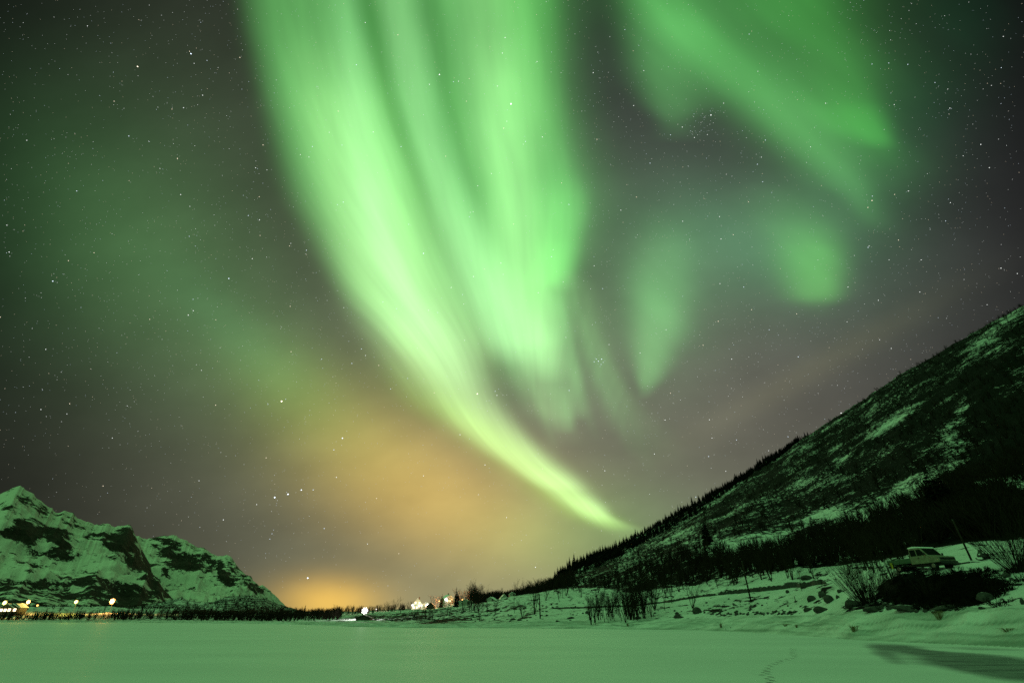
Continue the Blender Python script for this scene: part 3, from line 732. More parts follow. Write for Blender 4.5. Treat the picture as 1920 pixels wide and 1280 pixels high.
def birch_mb(h, stems, spread, seed, dens=1.0, twigs=True, sides=3, thick=1.0):
    rd = random.Random(seed); b = MB()
    def limb(p, d, L, r, lev):
        n = 3 if lev < 2 else 2
        pts, rad, q, dd = [p], [r], p, d.copy()
        for i in range(n):
            dd = (dd + Vector((rd.gauss(0, .13), rd.gauss(0, .13), rd.gauss(0.05, .08)))).normalized()
            q = q + dd * (L / n); pts.append(q); rad.append(max(r * (1 - (i + 1) / n * .75), .004 * thick))
        b.tube(pts, rad, sides if lev else 4, 0)
        mx = 3 if twigs else 2
        if lev < mx:
            k = int({0: 11, 1: 6, 2: 4}[lev] * dens)
            for i in range(k):
                t = rd.uniform(.22 if lev == 0 else .15, 1.0); s_ = min(int(t * n), n - 1); w = t * n - s_
                o_ = pts[s_].lerp(pts[s_ + 1], w)
                ax = rd.uniform(0, 2 * math.pi); sp = rd.uniform(.45, 1.0)
                base = (pts[s_ + 1] - pts[s_]).normalized()
                per = base.cross(Vector((math.cos(ax), math.sin(ax), .2))).normalized()
                nd = (base * math.cos(sp) + per * math.sin(sp) + Vector((0, 0, .25))).normalized()
                limb(o_, nd, L * rd.uniform(.28, .5) * (1.15 - .5 * t if lev == 0 else 1), r * (.45 if lev == 0 else .5) * (1.1 - .5 * t), lev + 1)
    for k in range(stems):
        a = rd.uniform(0, 2 * math.pi); tl = rd.uniform(.3, 1) * spread if stems > 1 else rd.uniform(0, .08)
        d = Vector((math.cos(a) * tl, math.sin(a) * tl, 1)).normalized()
        limb(Vector((math.cos(a) * .1 * tl, math.sin(a) * .1 * tl, -.3)), d, h * rd.uniform(.8, 1.05), h * .011 * thick, 0)
    return b
def birch_mesh(name, *a, **k): return birch_mb(*a, **k).mesh(name, M['twig'])
M['lamplit_bark'] = simple('reddish_lamplit_bark', (0.13, 0.085, 0.065), 0.95, var=0.3, scale=4)  # reddish bark, lightened so lamplight shows in its colour
BIR = [birch_mesh('birch', 8, 1, .1, 60, 1.0, thick=1.4), birch_mesh('birch', 8, 3, .25, 61, .8, thick=1.4), birch_mesh('birch', 7, 2, .2, 62, 1.0, thick=1.4), birch_mesh('birch', 8, 4, .35, 63, .7, thick=1.4), birch_mesh('birch', 7.5, 1, .1, 64, 1.15, thick=1.4)]
SHR = [birch_mesh('shrub', 3, 9, .75, 70 + i, .45, thick=1.5) for i in range(3)]

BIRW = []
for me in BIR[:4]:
    m2 = me.copy(); m2.materials.clear(); m2.materials.append(M['lamplit_bark']); BIRW.append(m2)
def plant(mesh, name, x, y, s, label, cat, group, sx=None, z=None):
    o = bpy.data.objects.new(name, mesh); COL.objects.link(o)
    o.location = (x, y, (tz(x, y) if z is None else z) - 0.05)
    o.rotation_euler = (random.gauss(0, .03), random.gauss(0, .03), random.uniform(0, 6.28)); o.scale = ((sx or s), (sx or s), s)
    tag(o, label, cat, group); return o

# spruces along the ridge of the right-hand hill (largest / nearest to the skyline as individuals)
def rid_r(px):
    a, e = azel(px, 1100); return None
def ridge_pt(px, off):
    L = L5
    # az of silhouette point at given px: interpolate the table rows given in px order
    k = np.interp(px, RPX, np.arange(len(RPX))); i = int(min(k, len(RPX) - 2)); t = k - i
    a = L[i, 0] * (1 - t) + L[i + 1, 0] * t; r = (L[i, 1] * (1 - t) + L[i + 1, 1] * t) - off
    return r * math.sin(a), r * math.cos(a)
RPX = [-500, 0, 200, 240, 270, 300, 340, 375, 400, 430, 470, 500, 540, 570, 600, 700, 800, 860, 900, 1000, 1030, 1060, 1100, 1150, 1200, 1250, 1300, 1360, 1400, 1440, 1470, 1520, 1580, 1650, 1720, 1800, 1850, 1900, 1920, 2000, 2200]
assert len(RPX) == len(L5)
sites = []
px = 1029.0
while px < 1522:
    for off in (0, 14, 30):
        sites.append((px + random.uniform(-2.5, 2.5), off + random.uniform(-7, 7)))
    px += random.uniform(3.2, 6.2) if px < 1440 else random.uniform(4.5, 9)
for (q, off) in sites[:298]:
    x, y = ridge_pt(q, off)
    s = random.uniform(.50, .95) * (1.0 if q < 1440 else .75) * (1.25 if random.random() < .08 else 1)
    plant(random.choice(SPR), 'spruce_tree', x, y, s, 'dark spruce in the row crowning the ridge of the right-hand hill', 'tree', 'spruces crowning the right-hand ridge')

def tile(name, mesh_list, places, mats, label=None):
    """one mesh of many small plants (countless undergrowth)"""
    vs, fs, base = [], [], 0
    tri = []
    for me in mesh_list:
        n = len(me.vertices); v = np.empty(n * 3, np.float32); me.vertices.foreach_get('co', v)
        me.calc_loop_triangles(); f = np.empty(len(me.loop_triangles) * 3, np.int32); me.loop_triangles.foreach_get('vertices', f)
        tri.append((v.reshape(-1, 3), f.reshape(-1, 3)))
    for (x, y, z, s, rz) in places:
        v, f = tri[random.randrange(len(tri))]
        c, sn_ = math.cos(rz), math.sin(rz)
        w = np.stack([(v[:, 0] * c - v[:, 1] * sn_) * s + x, (v[:, 0] * sn_ + v[:, 1] * c) * s + y, v[:, 2] * s + z - .05], -1)
        vs.append(w); fs.append(f + base); base += len(v)
    me = npmesh(name, np.concatenate(vs), np.concatenate(fs), mats, smooth=False)
    o = bpy.data.objects.new(name, me); COL.objects.link(o); tag(o, label, kind='stuff')
    o['category'] = 'undergrowth'
    return o

LOB = [birch_mesh('lowb', 4.5, 5, .45, 80 + i, .62, twigs=False, thick=2.6) for i in range(4)]
LOS = [spruce_mesh('lows', 6, 90 + i) for i in range(2)]

# dark spruce forest below the ridge line (beyond 300 trees: one mass)
pl = []
for i in range(1500):
    q = random.uniform(1034, 1500); off = random.uniform(25, 25 + 150 * np.interp(q, [1034, 1150, 1300, 1440, 1500], [.4, 1, .9, .5, .1]))
    x, y = ridge_pt(q, off); pl.append((x, y, tz(x, y), random.uniform(.7, 1.25), random.uniform(0, 6.28)))
tile('spruce_forest', LOS, pl, M['spruce'], 'dense dark spruce forest below the ridge of the right-hand hill')

# birch scrub covering the hill, the foothills and the banks
def dens_hill(q, py):
    base = 0.75
    s = pblob(np.array([q]), np.array([py]), [(1430, 1016, 110, 16, -4, -1.3), (1620, 955, 90, 18, -24, -1.2), (1720, 920, 80, 18, -22, -1.0), (1655, 805, 60, 12, -32, -.6), (1850, 650, 40, 30, -20, -.5), (1880, 915, 50, 22, 0, -.5),
        (1450, 1045, 190, 24, -8, .9), (1250, 1060, 90, 20, -15, .5), (1200, 1075, 100, 15, -15, .5), (1780, 985, 130, 26, -5, .9), (1360, 1000, 60, 14, -10, .4), (1600, 1015, 90, 15, -15, .6)])
    return float(base + s[0])
pl = []
for i in range(14000):
    q = random.uniform(1040, 2500); r = math.exp(random.uniform(math.log(95), math.log(600)))
    a, e = azel(q, 1100); x, y = r * math.sin(a), r * math.cos(a)
    k = int((a + math.pi) / (2 * math.pi) * 14400)
    if r < _RS[5][k] * 1.02 or r > _RS[7][k] - 4: continue
    z = tz(x, y); ppx, ppy = proj(x, y, z)
    if random.random() < dens_hill(float(ppx), float(ppy)) * (.34 if r > 260 else .55) and len(pl) < 3000:
        pl.append((x, y, z, random.uniform(.5, 1.1) * (1.15 if r < 200 else .9), random.uniform(0, 6.28)))
tile('birch_scrub', LOB, pl, M['twig'], 'bare birch scrub spread over the slope of the right-hand hill')
pl = []
for i in range(5200):
    q = random.uniform(-30, 640); r = math.exp(random.uniform(math.log(200), math.log(820)))
    a, e = azel(q, 1150); x, y = r * math.sin(a), r * math.cos(a); k = int((a + math.pi) / (2 * math.pi) * 14400)
    if r < _RS[3][k] + 8 or r > _RS[7][k] + 8: continue
    dn = (.75 if q < 270 else .5) if r < 372 else (.05 if q < 270 and r < 560 else .30)
    if q > 540: dn *= .9
    if random.random() < dn and len(pl) < 1900: pl.append((x, y, tz(x, y), random.uniform(.35, .85), random.uniform(0, 6.28)))
tile('birch_scrub', LOB, pl, M['twig'], 'bare birch scrub on the far shore and foothills at left')

# skyline wood behind the houses
pl = []
for i in range(520):
    q = random.uniform(886, 1075); a, e = azel(q, 1110); r = random.uniform(345 if q < 985 else 255, 430); x, y = r * math.sin(a), r * math.cos(a)
    pl.append((x, y, tz(x, y), random.uniform(.95, 1.6), random.uniform(0, 6.28)))
for i in range(150):
    q = random.uniform(560, 770); a, e = azel(q, 1150); r = random.uniform(330, 520); x, y = r * math.sin(a), r * math.cos(a)
    pl.append((x, y, tz(x, y), random.uniform(.5, 1.1), random.uniform(0, 6.28)))
tile('birch_wood', LOB, pl, M['twig'], 'bare birch wood along the low skyline behind the houses')

def trees(list_, meshes, name, cat, group, label):
    for q in list_:
        px, r, s = q[:3]
        p_ = at(px, r); plant(random.choice(meshes), name, p_.x, p_.y, s, q[3] if len(q) > 3 else label, cat, group)
trees([(967, 335, 1.35, 'largest rounded bare tree rising above the skyline wood')], [BIR[3]], 'birch_tree', 'tree', None, '')
trees([(random.uniform(872, 1040), random.uniform(338, 400), random.uniform(.75, 1.05)) for _ in range(56)], BIR, 'birch_tree', 'tree', 'bare birches of the skyline wood behind the houses', 'bare birch in the skyline wood behind the houses')
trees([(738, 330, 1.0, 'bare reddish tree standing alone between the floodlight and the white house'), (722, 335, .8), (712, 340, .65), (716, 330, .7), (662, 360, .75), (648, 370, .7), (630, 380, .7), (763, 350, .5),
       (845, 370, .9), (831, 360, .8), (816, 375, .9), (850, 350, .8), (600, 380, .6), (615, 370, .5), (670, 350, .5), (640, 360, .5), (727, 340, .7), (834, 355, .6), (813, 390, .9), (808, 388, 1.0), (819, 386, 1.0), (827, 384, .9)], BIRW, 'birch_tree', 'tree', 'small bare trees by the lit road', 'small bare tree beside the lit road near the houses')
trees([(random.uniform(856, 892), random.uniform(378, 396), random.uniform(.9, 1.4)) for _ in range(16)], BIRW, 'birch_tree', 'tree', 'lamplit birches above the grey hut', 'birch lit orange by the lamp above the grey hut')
# birches standing on the snow field
trees([(900, 148, .80, 'dark bushy birch on the snow below the grey hut'), (928, 175, .55, 'slim birch leaning beside the small utility pole'), (965, 160, .58, 'forked birch left of the big branching birch on the snow field'),
       (980, 138, .52, 'thin pale birch sapling left of the big branching birch'), (1002, 142, 1.02, 'big branching birch beside the tall utility pole'), (1024, 190, .6, 'small birch right of the tall utility pole, on the upper snow'),
       (1050, 180, .72, 'birch at the upper edge of the snow field below the ridge'), (868, 205, .7, 'birch in front of the grey hut'), (880, 200, .9, 'birch at the left side of the dense clump right of the grey hut'), (890, 195, 1.0, 'tallest birch between the grey hut and the green-lit houses')],
      BIR, 'birch_tree', 'tree', None, '')
trees([(776 + random.uniform(-3, 3), 176, .50), (781, 172, .42), (771, 178, .45), (800, 170, .55), (806, 174, .62), (812, 170, .48), (792, 176, .4), (798, 178, .5), (838, 190, .52), (843, 186, .4), (856, 188, .42), (826, 190, .4)], BIR, 'birch_tree', 'tree', 'small bare trees on the slope below the lit houses', 'small bare tree on the snow slope below the lit houses')
trees([(random.uniform(1036, 1185), random.uniform(185, 235), random.uniform(.45, .85)) for _ in range(34)], BIR, 'birch_tree', 'tree', 'bare birches along the upper edge of the snow field', 'bare birch at the upper edge of the snow field under the hill')
trees([(random.uniform(879, 905), random.uniform(205, 240), random.uniform(.8, 1.1)) for _ in range(14)], BIR, 'birch_tree', 'tree', 'dense clump of birches right of the grey hut', 'tall birch in the dense dark clump right of the grey hut')
# front grove on the shore
g1 = []
for i in range(58):
    q = random.uniform(1104, 1230); g1.append((q, random.uniform(98, 122), random.uniform(.42, .74)))
trees(g1, BIR, 'birch_tree', 'tree', 'bare birches of the grove on the shore', 'slender bare birch in the shore grove in front of the thin dark stone wall')
g2 = []
for i in range(80):
    q = random.uniform(1180, 1545); t = (q - 1180) / 365
    g2.append((q, np.interp(q, [1180, 1340, 1545], [160, 138, 104]) * random.uniform(.95, 1.25), random.uniform(.5, .85)))
trees(g2, BIR, 'birch_tree', 'tree', 'bare birches of the thicket above the stone wall', 'bare birch in the dark thicket above the stone wall')
trees([(1247, 112, .52, 'twin-stemmed bare birch right of the shore grove'), (1300, 106, .58, 'bare birch with twisted limbs, at the wall right of the shore grove'), (1263, 118, .45, 'small bare birch above the twin-stemmed one, right of the shore grove'), (1515, 88, .36, 'fan-shaped birch bush just above the snow-covered boulders')], BIR, 'birch_tree', 'tree', None, '')
g3 = [(random.uniform(1600, 1790), random.uniform(76, 100), random.uniform(.35, .6)) for _ in range(40)]
trees(g3, BIR + SHR, 'birch_tree', 'tree', 'bare saplings on the terrace behind the truck', 'bare sapling on the snowy terrace behind the truck')

# willows: fans of long whips
def willow(px, py, h, n, lean, seed, label, w=1.0):
    rd = random.Random(seed); c = hit(px, py); b = MB()
    for i in range(n):
        a = rd.uniform(0, 2 * math.pi); t = rd.uniform(.08, .95) ** .8 * w
        d = Vector((math.cos(a) * t + lean, math.sin(a) * t * .8, 1)).normalized(); L = h * rd.uniform(.6, 1.08) * (1 - .25 * t)
        p0 = Vector((math.cos(a) * .35 * t, math.sin(a) * .35 * t, -.2)); pts = [p0]; q = p0
        for k in range(5):
            d = (d + Vector((rd.gauss(0, .05), rd.gauss(0, .05), .04))).normalized(); q = q + d * L / 5; pts.append(q)
            if k >= 1:
                for _ in range(2 + (k > 2)):
                    dd = (d + Vector((rd.gauss(0, .32), rd.gauss(0, .32), rd.uniform(-.05, .3)))).normalized(); Ls = L * rd.uniform(.12, .26)
                    b.tube([q, q + dd * Ls * .5, q + (dd + Vector((0, 0, .1))) * Ls], [.009, .007, .004], 3)
        b.tube(pts, [.026, .022, .018, .014, .010, .005], 3)
    o = b.build('willow_bush', M['twig'], loc=c); tag(o, label, 'bush'); return c
willow(1628, 1134, 4.7, 105, -.06, 5, 'large fan-shaped bare willow bush at the foot of the bank, left of the truck', 1.1)
willow(1908, 1072, 4.4, 95, -.10, 6, 'bare willow bush with long whips at the right edge of the bank', 1.0)
willow(1676, 1092, 2.3, 40, 0, 8, 'small bare bush on the snow just below the truck bed')
willow(1660, 1120, 2.4, 40, .1, 12, 'dark bare bush between the large willow and the dark bank')
willow(1745, 1122, 1.9, 45, .1, 14, 'pale twiggy bush growing in the middle of the dark bank')

# dark overgrown bank below the truck: heath and fallen branches
pl = []
for i in range(420):
    q = random.gauss(1775, 62); py = 1108 + random.gauss(0, 17) - (q - 1775) * .12
    if py > 1143 or py < 1070: continue
    c = hit(q, py)
    if c is None: continue
    pl.append((c.x, c.y, c.z, random.uniform(.35, .75), random.uniform(0, 6.28)))
HE = [birch_mesh('heather', 1.1, 16, 1.3, 100 + i, .45, twigs=False, thick=3.5) for i in range(3)]
tile('heath_thicket', HE, pl, M['heath'], 'dark tangled heath and brushwood on the bank below the truck')

# big dark spruce clump on the right
for (px, r, s, lb) in [(1850, 118, .95, 'tall black spruce on the lower slope at right, above the terrace'), (1836, 122, .8, 'black spruce just left of the tallest one on the lower slope'), (1868, 122, .85, 'black spruce just right of the tallest one on the lower slope'), (1822, 128, .62, 'leftmost black spruce of the clump on the lower slope'),
                   (1884, 126, .66, 'rightmost black spruce of the clump on the lower slope'), (1352, 250, .9, 'dark spruce standing alone left of the snowy knoll'), (856, 300, .82, 'dark pointed spruce between the lit houses and the grey hut'), (826, 380, .95, 'slim spruce just left of the upper lit house')]:
    p_ = at(px, r); plant(random.choice(SPR), 'spruce_tree', p_.x, p_.y, s * 1.05, lb, 'tree', None, sx=s * 1.5)
for (px, r, s) in [(566, 360, .55), (569, 365, .65), (563, 372, .5), (590, 380, .4)]:
    p_ = at(px, r); plant(random.choice(SPR), 'spruce_tree', p_.x, p_.y, s, 'small dark spruce on the low skyline right of the far mountain', 'tree', 'spruces on the low skyline')

# ------------------------------------------------------------------ rocks
def rock_mesh(seed):
    rd = np.random.default_rng(seed); import bmesh
    bm = bmesh.new(); bmesh.ops.create_icosphere(bm, subdivisions=3, radius=1)
    off = rd.uniform(0, 50, 3)
    co = np.array([v.co[:] for v in bm.verts])
    for _ in range(7):                                   # planar cuts give facets
        n = rd.normal(size=3); n /= np.linalg.norm(n); d = rd.uniform(.55, .85); s_ = co @ n; co = co - np.clip(s_ - d, 0, None)[:, None] * n
    co = co * (1 + (fbm(co[:, 0] * 2 + off[0], co[:, 1] * 2 + off[1], co[:, 2] * 2 + off[2], 4, 3) - .5)[:, None] * .35)
    for v, c in zip(bm.verts, co): v.co = c
    me = bpy.data.meshes.new('rock'); bm.to_mesh(me); bm.free()
    me.materials.append(M['rock_snow']); return me
m, nt, p = mat('rock_with_snow'); M['rock_snow'] = m
g = nn(nt, 'ShaderNodeNewGeometry'); sp = nn(nt, 'ShaderNodeSeparateXYZ'); nt.links.new(g.outputs['Normal'], sp.inputs[0])
f = mth(nt, 'ADD', sp.outputs['Z'], mth(nt, 'MULTIPLY', noise_node(nt, g.outputs['Position'], 3, 4), .5))
f = mth(nt, 'MULTIPLY', mth(nt, 'SUBTRACT', f, 1.24), 8, clamp=True)
nt.links.new(mixc(nt, f, ramp(nt, noise_node(nt, g.outputs['Position'], 4, 5), [(.3, (.015, .015, .014)), (.7, (.045, .043, .04))]), SNOWC), p.inputs['Base Color'])
p.inputs['Roughness'].default_value = .85
RK = [rock_mesh(i) for i in range(6)]
def rock(px, py, w, h, label, group=None, dpt=None):
    c = hit(px, py)
    if c is None: return
    Zc = c.y * CT + (c.z - CAM_H) * ST; k = Zc / F
    W, H = w * k / 2, h * k / 2 * 1.25
    o = bpy.data.objects.new('boulder', random.choice(RK)); COL.objects.link(o)
    o.location = (c.x, c.y, c.z + H * .35); o.scale = (W, dpt or W * .8, H); o.rotation_euler = (random.uniform(-.15, .15), random.uniform(-.15, .15), math.atan2(-c.x, c.y) + random.uniform(-.25, .25))
    tag(o, label, 'boulder', group)
rock(1272, 1158, 19, 7, 'flat dark boulder at the shore right of the birch grove')
rock(1308, 1149, 19, 12, 'peaked dark boulder uphill of the flat shore boulder')
rock(1269, 1151, 8, 5, 'small dark boulder left of the peaked one')
rock(1196, 1160, 16, 5, 'flat dark boulder at the foot of the birch grove')
rock(1100, 1150, 7, 6, 'small pointed boulder left of the birch grove')
rock(1352, 1147, 10, 5, 'small boulder at the left end of the shore rock line')
rock(1522, 1126, 17, 11, 'pointed dark boulder below the stone wall end')
rock(1542, 1118, 14, 12, 'dark boulder up-slope right of the pointed boulder')
rock(1556, 1128, 20, 14, 'broad dark boulder right of the pointed boulder')
rock(1515, 1145, 16, 8, 'low split boulder at the toe of the slope')
rock(1540, 1146, 30, 11, 'long flat dark boulder at the toe of the slope')
rock(1598, 1137, 26, 15, 'large smooth boulder under the left side of the big willow')
rock(1513, 1086, 22, 9, 'dark flat boulder beneath the fan-shaped birch bush')
rock(1484, 1097, 32, 7, 'long low boulder lying on the stone wall')
rock(1477, 1111, 8, 6, 'small boulder just below the stone wall')
rock(1575, 1110, 9, 8, 'small boulder left of the large willow bush')
rock(1571, 1121, 7, 7, 'tiny upright boulder left of the smooth boulder')
rock(1850, 1126, 32, 17, 'large dome-shaped dark boulder on the snow at right')
rock(1841, 1141, 12, 5, 'small half-buried boulder below the dome-shaped boulder')
rock(1888, 1081, 16, 8, 'dark boulder on the snow below the right willow bush')
rock(1919, 1132, 8, 12, 'dark boulder cut by the right edge of the view')
rock(1794, 1058, 24, 5, 'flat dark slab on the snow in front of the truck')
rock(1634, 1066, 8, 6, 'small boulder on the terrace left of the truck')
rock(1622, 1068, 9, 4, 'flat boulder leftmost on the terrace by the truck')
rock(934, 1142, 6, 3, 'small boulder in the open snow right of the small utility pole')
rock(962, 1162, 12, 4, 'low dark boulder on the snow below the forked birch')
rock(974, 1163, 9, 4, 'low dark boulder beside the one below the forked birch')
rock(1070, 1159, 14, 4, 'low dark rocks on the open snow near the shore')
rock(886, 1154, 6, 4, 'small boulder just left of the dark bushy birch')
rock(1034, 1134, 5, 4, 'small boulder above the left end of the stone wall')
rock(1640, 1145, 40, 9, 'long dark rock ledge at the foot of the big willow')
rock(1700, 1143, 52, 10, 'long dark rock ledge at the foot of the dark bank')
rock(1770, 1142, 46, 9, 'dark rock ledge at the right foot of the dark bank')
for i in range(46):
    t = i / 45; q = 1335 + t * 160 + random.uniform(-4, 4)
    rock(q, 1152 - t * 3 + random.gauss(0, 2.5), random.uniform(3, 9), random.uniform(2, 4), 'small dark stone in the line of stones along the toe of the slope', 'stones along the toe of the slope')
for i in range(60):
    q = random.uniform(1620, 1800); rock(q, 1138 + random.gauss(0, 4), random.uniform(5, 13), random.uniform(3, 6), 'dark stone at the foot of the overgrown bank', 'stones at the foot of the overgrown bank')
for i in range(120):
    q = random.uniform(720, 1080); rock(q, random.uniform(1150 - (q - 720) * .06, 1166), random.uniform(2.5, 7), random.uniform(1.2, 2.6), 'small dark stone poking through the snow slope below the houses', 'stones poking through the snow slope below the houses')
for i in range(50):
    q = random.uniform(1080, 1480); rock(q, random.uniform(1150 - (q - 1080) * .1, 1158 - (q - 1080) * .03), random.uniform(2, 6), random.uniform(1.5, 3), 'small dark stone poking through the snow slope right of centre', 'stones poking through the snow slope right of centre')

# stone wall / road edge
def along(P, n):
    out = []
    for i in range(n):
        t = i / (n - 1) * (len(P) - 1); k = min(int(t), len(P) - 2); w = t - k
        c = hit(P[k][0] * (1 - w) + P[k + 1][0] * w, P[k][1] * (1 - w) + P[k + 1][1] * w)
        if c is not None: out.append(c)
    return out
def wall(P, n, hgt, wid, name, label, cat, group=None):
    C = along(P, n); b = MB()
    prev = None
    for i, c in enumerate(C):
        d = (C[min(i + 1, len(C) - 1)] - C[max(i - 1, 0)]); d.z = 0; d.normalize(); s = Vector((-d.y, d.x, 0))
        e = min(1, i / 3, (len(C) - 1 - i) / 3) * .85 + .15
        h = hgt * random.uniform(.6, 1.15) * e; w_ = wid * random.uniform(.8, 1.2) * e
        ring = [c - s * w_ + Vector((0, 0, -.3)), c - s * w_ * .7 + Vector((0, 0, h * .9)), c + Vector((0, 0, h)), c + s * w_ * .7 + Vector((0, 0, h * .85)), c + s * w_ + Vector((0, 0, -.3))]
        n0 = len(b.v); b.v += [tuple(q) for q in ring]
        if prev is not None:
            for k in range(4): b.f.append((prev + k, prev + k + 1, n0 + k + 1, n0 + k)); b.m.append(0)
        prev = n0
    o = b.build(name, M['rock_snow'] if name == 'stone_wall' else M['rock']); tag(o, label, cat, group)
M['rock_snow'].use_fake_user = False
wall([(1030, 1141), (1110, 1139), (1200, 1135), (1262, 1127), (1300, 1120), (1345, 1115)], 150, .38, .4, 'stone_wall', 'thin dark stone wall crossing the snow behind the shore grove', 'wall')
wall([(1346, 1115), (1400, 1110), (1440, 1106), (1490, 1100), (1550, 1094)], 110, .62, .5, 'stone_wall', 'thick dark stone wall below the thicket, right of the leaning pole', 'wall')

# ------------------------------------------------------------------ poles
def pole(px, py, tx, ty, rad, label, cross=False):
    c = hit(px, py); r = math.hypot(c.x, c.y)
    d = pxdir(tx, ty); s = c.y / d.y; top = Vector((d.x * s, c.y, CAM_H + d.z * s))
    e = empty('utility_pole', c); b = MB(); v = top - c
    b.tube([Vector((0, 0, -.5)), v * .5, v], [rad, rad * .9, rad * .75], 8); b.build('shaft', M['wood'], e, smooth=True)
    k = MB(); k.tube([v * .995, v * 1.004], [rad * .95, rad * .5], 8); k.build('cap', M['metal'], e)
    if cross:
        k = MB(); k.tube([v * .96 + Vector((-.7, .2, 0)), v * .96 + Vector((.7, -.2, 0))], [.05, .05], 4); k.build('crossarm', M['wood'], e)
        for sx in (-.6, 0.0, .6):
            k = MB(); k.tube([v * .96 + Vector((sx, -sx * .28, .05)), v * .96 + Vector((sx, -sx * .28, .2))], [.05, .03], 6); k.build('insulator', M['greenp'], e)
    tag(e, label, 'pole', None)
pole(1013, 1159, 1011, 1113, .16, 'tall slender utility pole on the snow beside the big branching birch', True)
pole(913.5, 1148, 913, 1122, .13, 'short utility pole on the snow below the gabled house')
pole(1408, 1126, 1391, 1052, .13, 'leaning utility pole standing before the thicket and stone wall')
pole(1822, 1050, 1786, 974, .10, 'leaning utility pole on the terrace right of the truck')
pole(751, 1150, 751, 1130, .14, 'utility pole by the lit road left of the white house')
pole(1492.5, 1129, 1489, 1117, .05, 'thin marker stake stuck in the snow left of the pointed boulder')
pole(1204, 1092, 1202, 1056, .14, 'utility pole rising out of the birch scrub below the ridge')

# ------------------------------------------------------------------ houses
def light(name, loc, col, power, rad=0.25, parent=None):
    l = bpy.data.lights.new(name, 'POINT'); l.color = col; l.energy = power; l.shadow_soft_size = rad
    o = bpy.data.objects.new(name, l); COL.objects.link(o); o.location = loc
    if parent: o.parent = parent
    return o
def house(px, r, w, d, h, rh, rz, label, wall_m, roof_m, wins=(), lit=False, chim=True, name='house', snow=True, door=True, dz=0.0):
    c = at(px, r); c.z += dz; e = empty(name, c, rz)
    b = MB(); b.prism([(-w / 2, -1.2), (w / 2, -1.2), (w / 2, h), (0, h + rh), (-w / 2, h)], -d / 2, d / 2); wl = b.build('wall', wall_m, e)
    b = MB(); ov = .35
    for s in (-1, 1):
        nx, nz_ = rh, w / 2; L = math.hypot(nx, nz_); nx, nz_ = nx / L, nz_ / L
        sl = rh / (w / 2)
        x0, z0 = 0, h + rh; x1, z1 = s * (w / 2 + ov), h - ov * sl
        th = .12
        pr = [(x0, z0 + .01), (x1, z1 + .01), (x1, z1 + th), (x0, z0 + th * 1.3)]
        if s < 0: pr = pr[::-1]
        b.prism(pr, -d / 2 - ov, d / 2 + ov)
    rf = b.build('roof', M['snowcap'] if snow else roof_m, e)
    if chim:
        b = MB(); b.box((w * .08, d * .15, h + rh + .35), (.6, .6, 1.5)); ch = b.build('chimney', M['brick'], rf)
        b = MB(); b.box((w * .08, d * .15, h + rh + 1.14), (.75, .75, .08)); b.build('chimney_cap', M['roof'], ch)
    for (x, z, ww, hh) in wins:
        f = MB(); y = -d / 2 - .03
        f.box((x, y, z + hh / 2 + .05), (ww + .2, .08, .1)); f.box((x, y, z - hh / 2 - .05), (ww + .2, .1, .1)); f.box((x - ww / 2 - .05, y, z), (.1, .08, hh)); f.box((x + ww / 2 + .05, y, z), (.1, .08, hh)); f.box((x, y + .004, z), (.05, .06, hh))
        fr = f.build('window', M['white_paint'], e)
        g_ = MB(); g_.box((x, -d / 2 - .012, z), (ww - .01, .02, hh - .01)); g_.build('pane', M['lit_window'] if lit else M['glass'], fr)
    if door:
        b = MB(); b.box((w * .28, -d / 2 - .03, 1.0), (.95, .06, 2.05)); dr_ = b.build('door', M['dark_paint'], e)
        b = MB(); b.box((w * .28 + .36, -d / 2 - .09, 1.0), (.12, .06, .05)); b.build('handle', M['metal'], dr_)
    tag(e, label, 'house' if name == 'house' else 'hut'); return e, c
def wall_lamp(parent, loc, m, col, power, rad=.3):
    b = MB(); b.tube([Vector(loc) + Vector((0, .5, 0)), Vector(loc) + Vector((0, .1, .12))], [.04, .04], 6); br = b.build('lamp_bracket', M['metal'], parent)
    import bmesh
    bm = bmesh.new(); bmesh.ops.create_uvsphere(bm, u_segments=12, v_segments=8, radius=rad); me = bpy.data.meshes.new('lamp_globe'); bm.to_mesh(me); bm.free(); me.materials.append(m)
    o = bpy.data.objects.new('lamp_globe', me); COL.objects.link(o); o.parent = br; o.location = Vector(loc) + Vector((0, -.15, 0))
    light('lamp_light', Vector(loc) + Vector((0, -.9, 0)), col, power, .4, parent)
WW = (1.0, .80, .52); OR = (1.0, .50, .18)
W4 = [(-2.2, 1.7, 1.0, 1.2), (-.4, 1.7, 1.0, 1.2), (-1.3, 4.5, .9, 1.1), (1.3, 4.5, .9, 1.1)]
h1, c1 = house(782, 385, 7.6, 9, 3.2, 3.9, .1, 'floodlit white gabled house blazing beside the road', M['white_paint'], M['roof'], W4, lit=True)
wall_lamp(h1, (-3.4, -5.0, 3.0), M['lamp_white'], WW, 20000, .6); wall_lamp(h1, (3.5, -5.0, 3.0), M['lamp_white'], WW, 20000, .6); wall_lamp(h1, (1.2, -5.0, 2.6), M['lamp_white'], WW, 6000, .5)
h2, c2 = house(798, 378, 5.0, 6, 2.5, 1.3, .1, 'low floodlit annexe against the right side of the blazing white house', M['white_paint'], M['roof'], [(0, 1.5, 1.4, 1.1)], lit=True, chim=False)
wall_lamp(h2, (.8, -3.4, 2.2), M['lamp_white'], WW, 20000, .7)
h3, c3 = house(838, 400, 8.0, 8, 3.0, 2.6, .5, 'lamplit house half hidden by trees on the upper road', M['white_paint'], M['roof'], [(-1.8, 1.6, 1, 1.1), (.2, 1.6, 1, 1.1)], lit=True, dz=1.6)
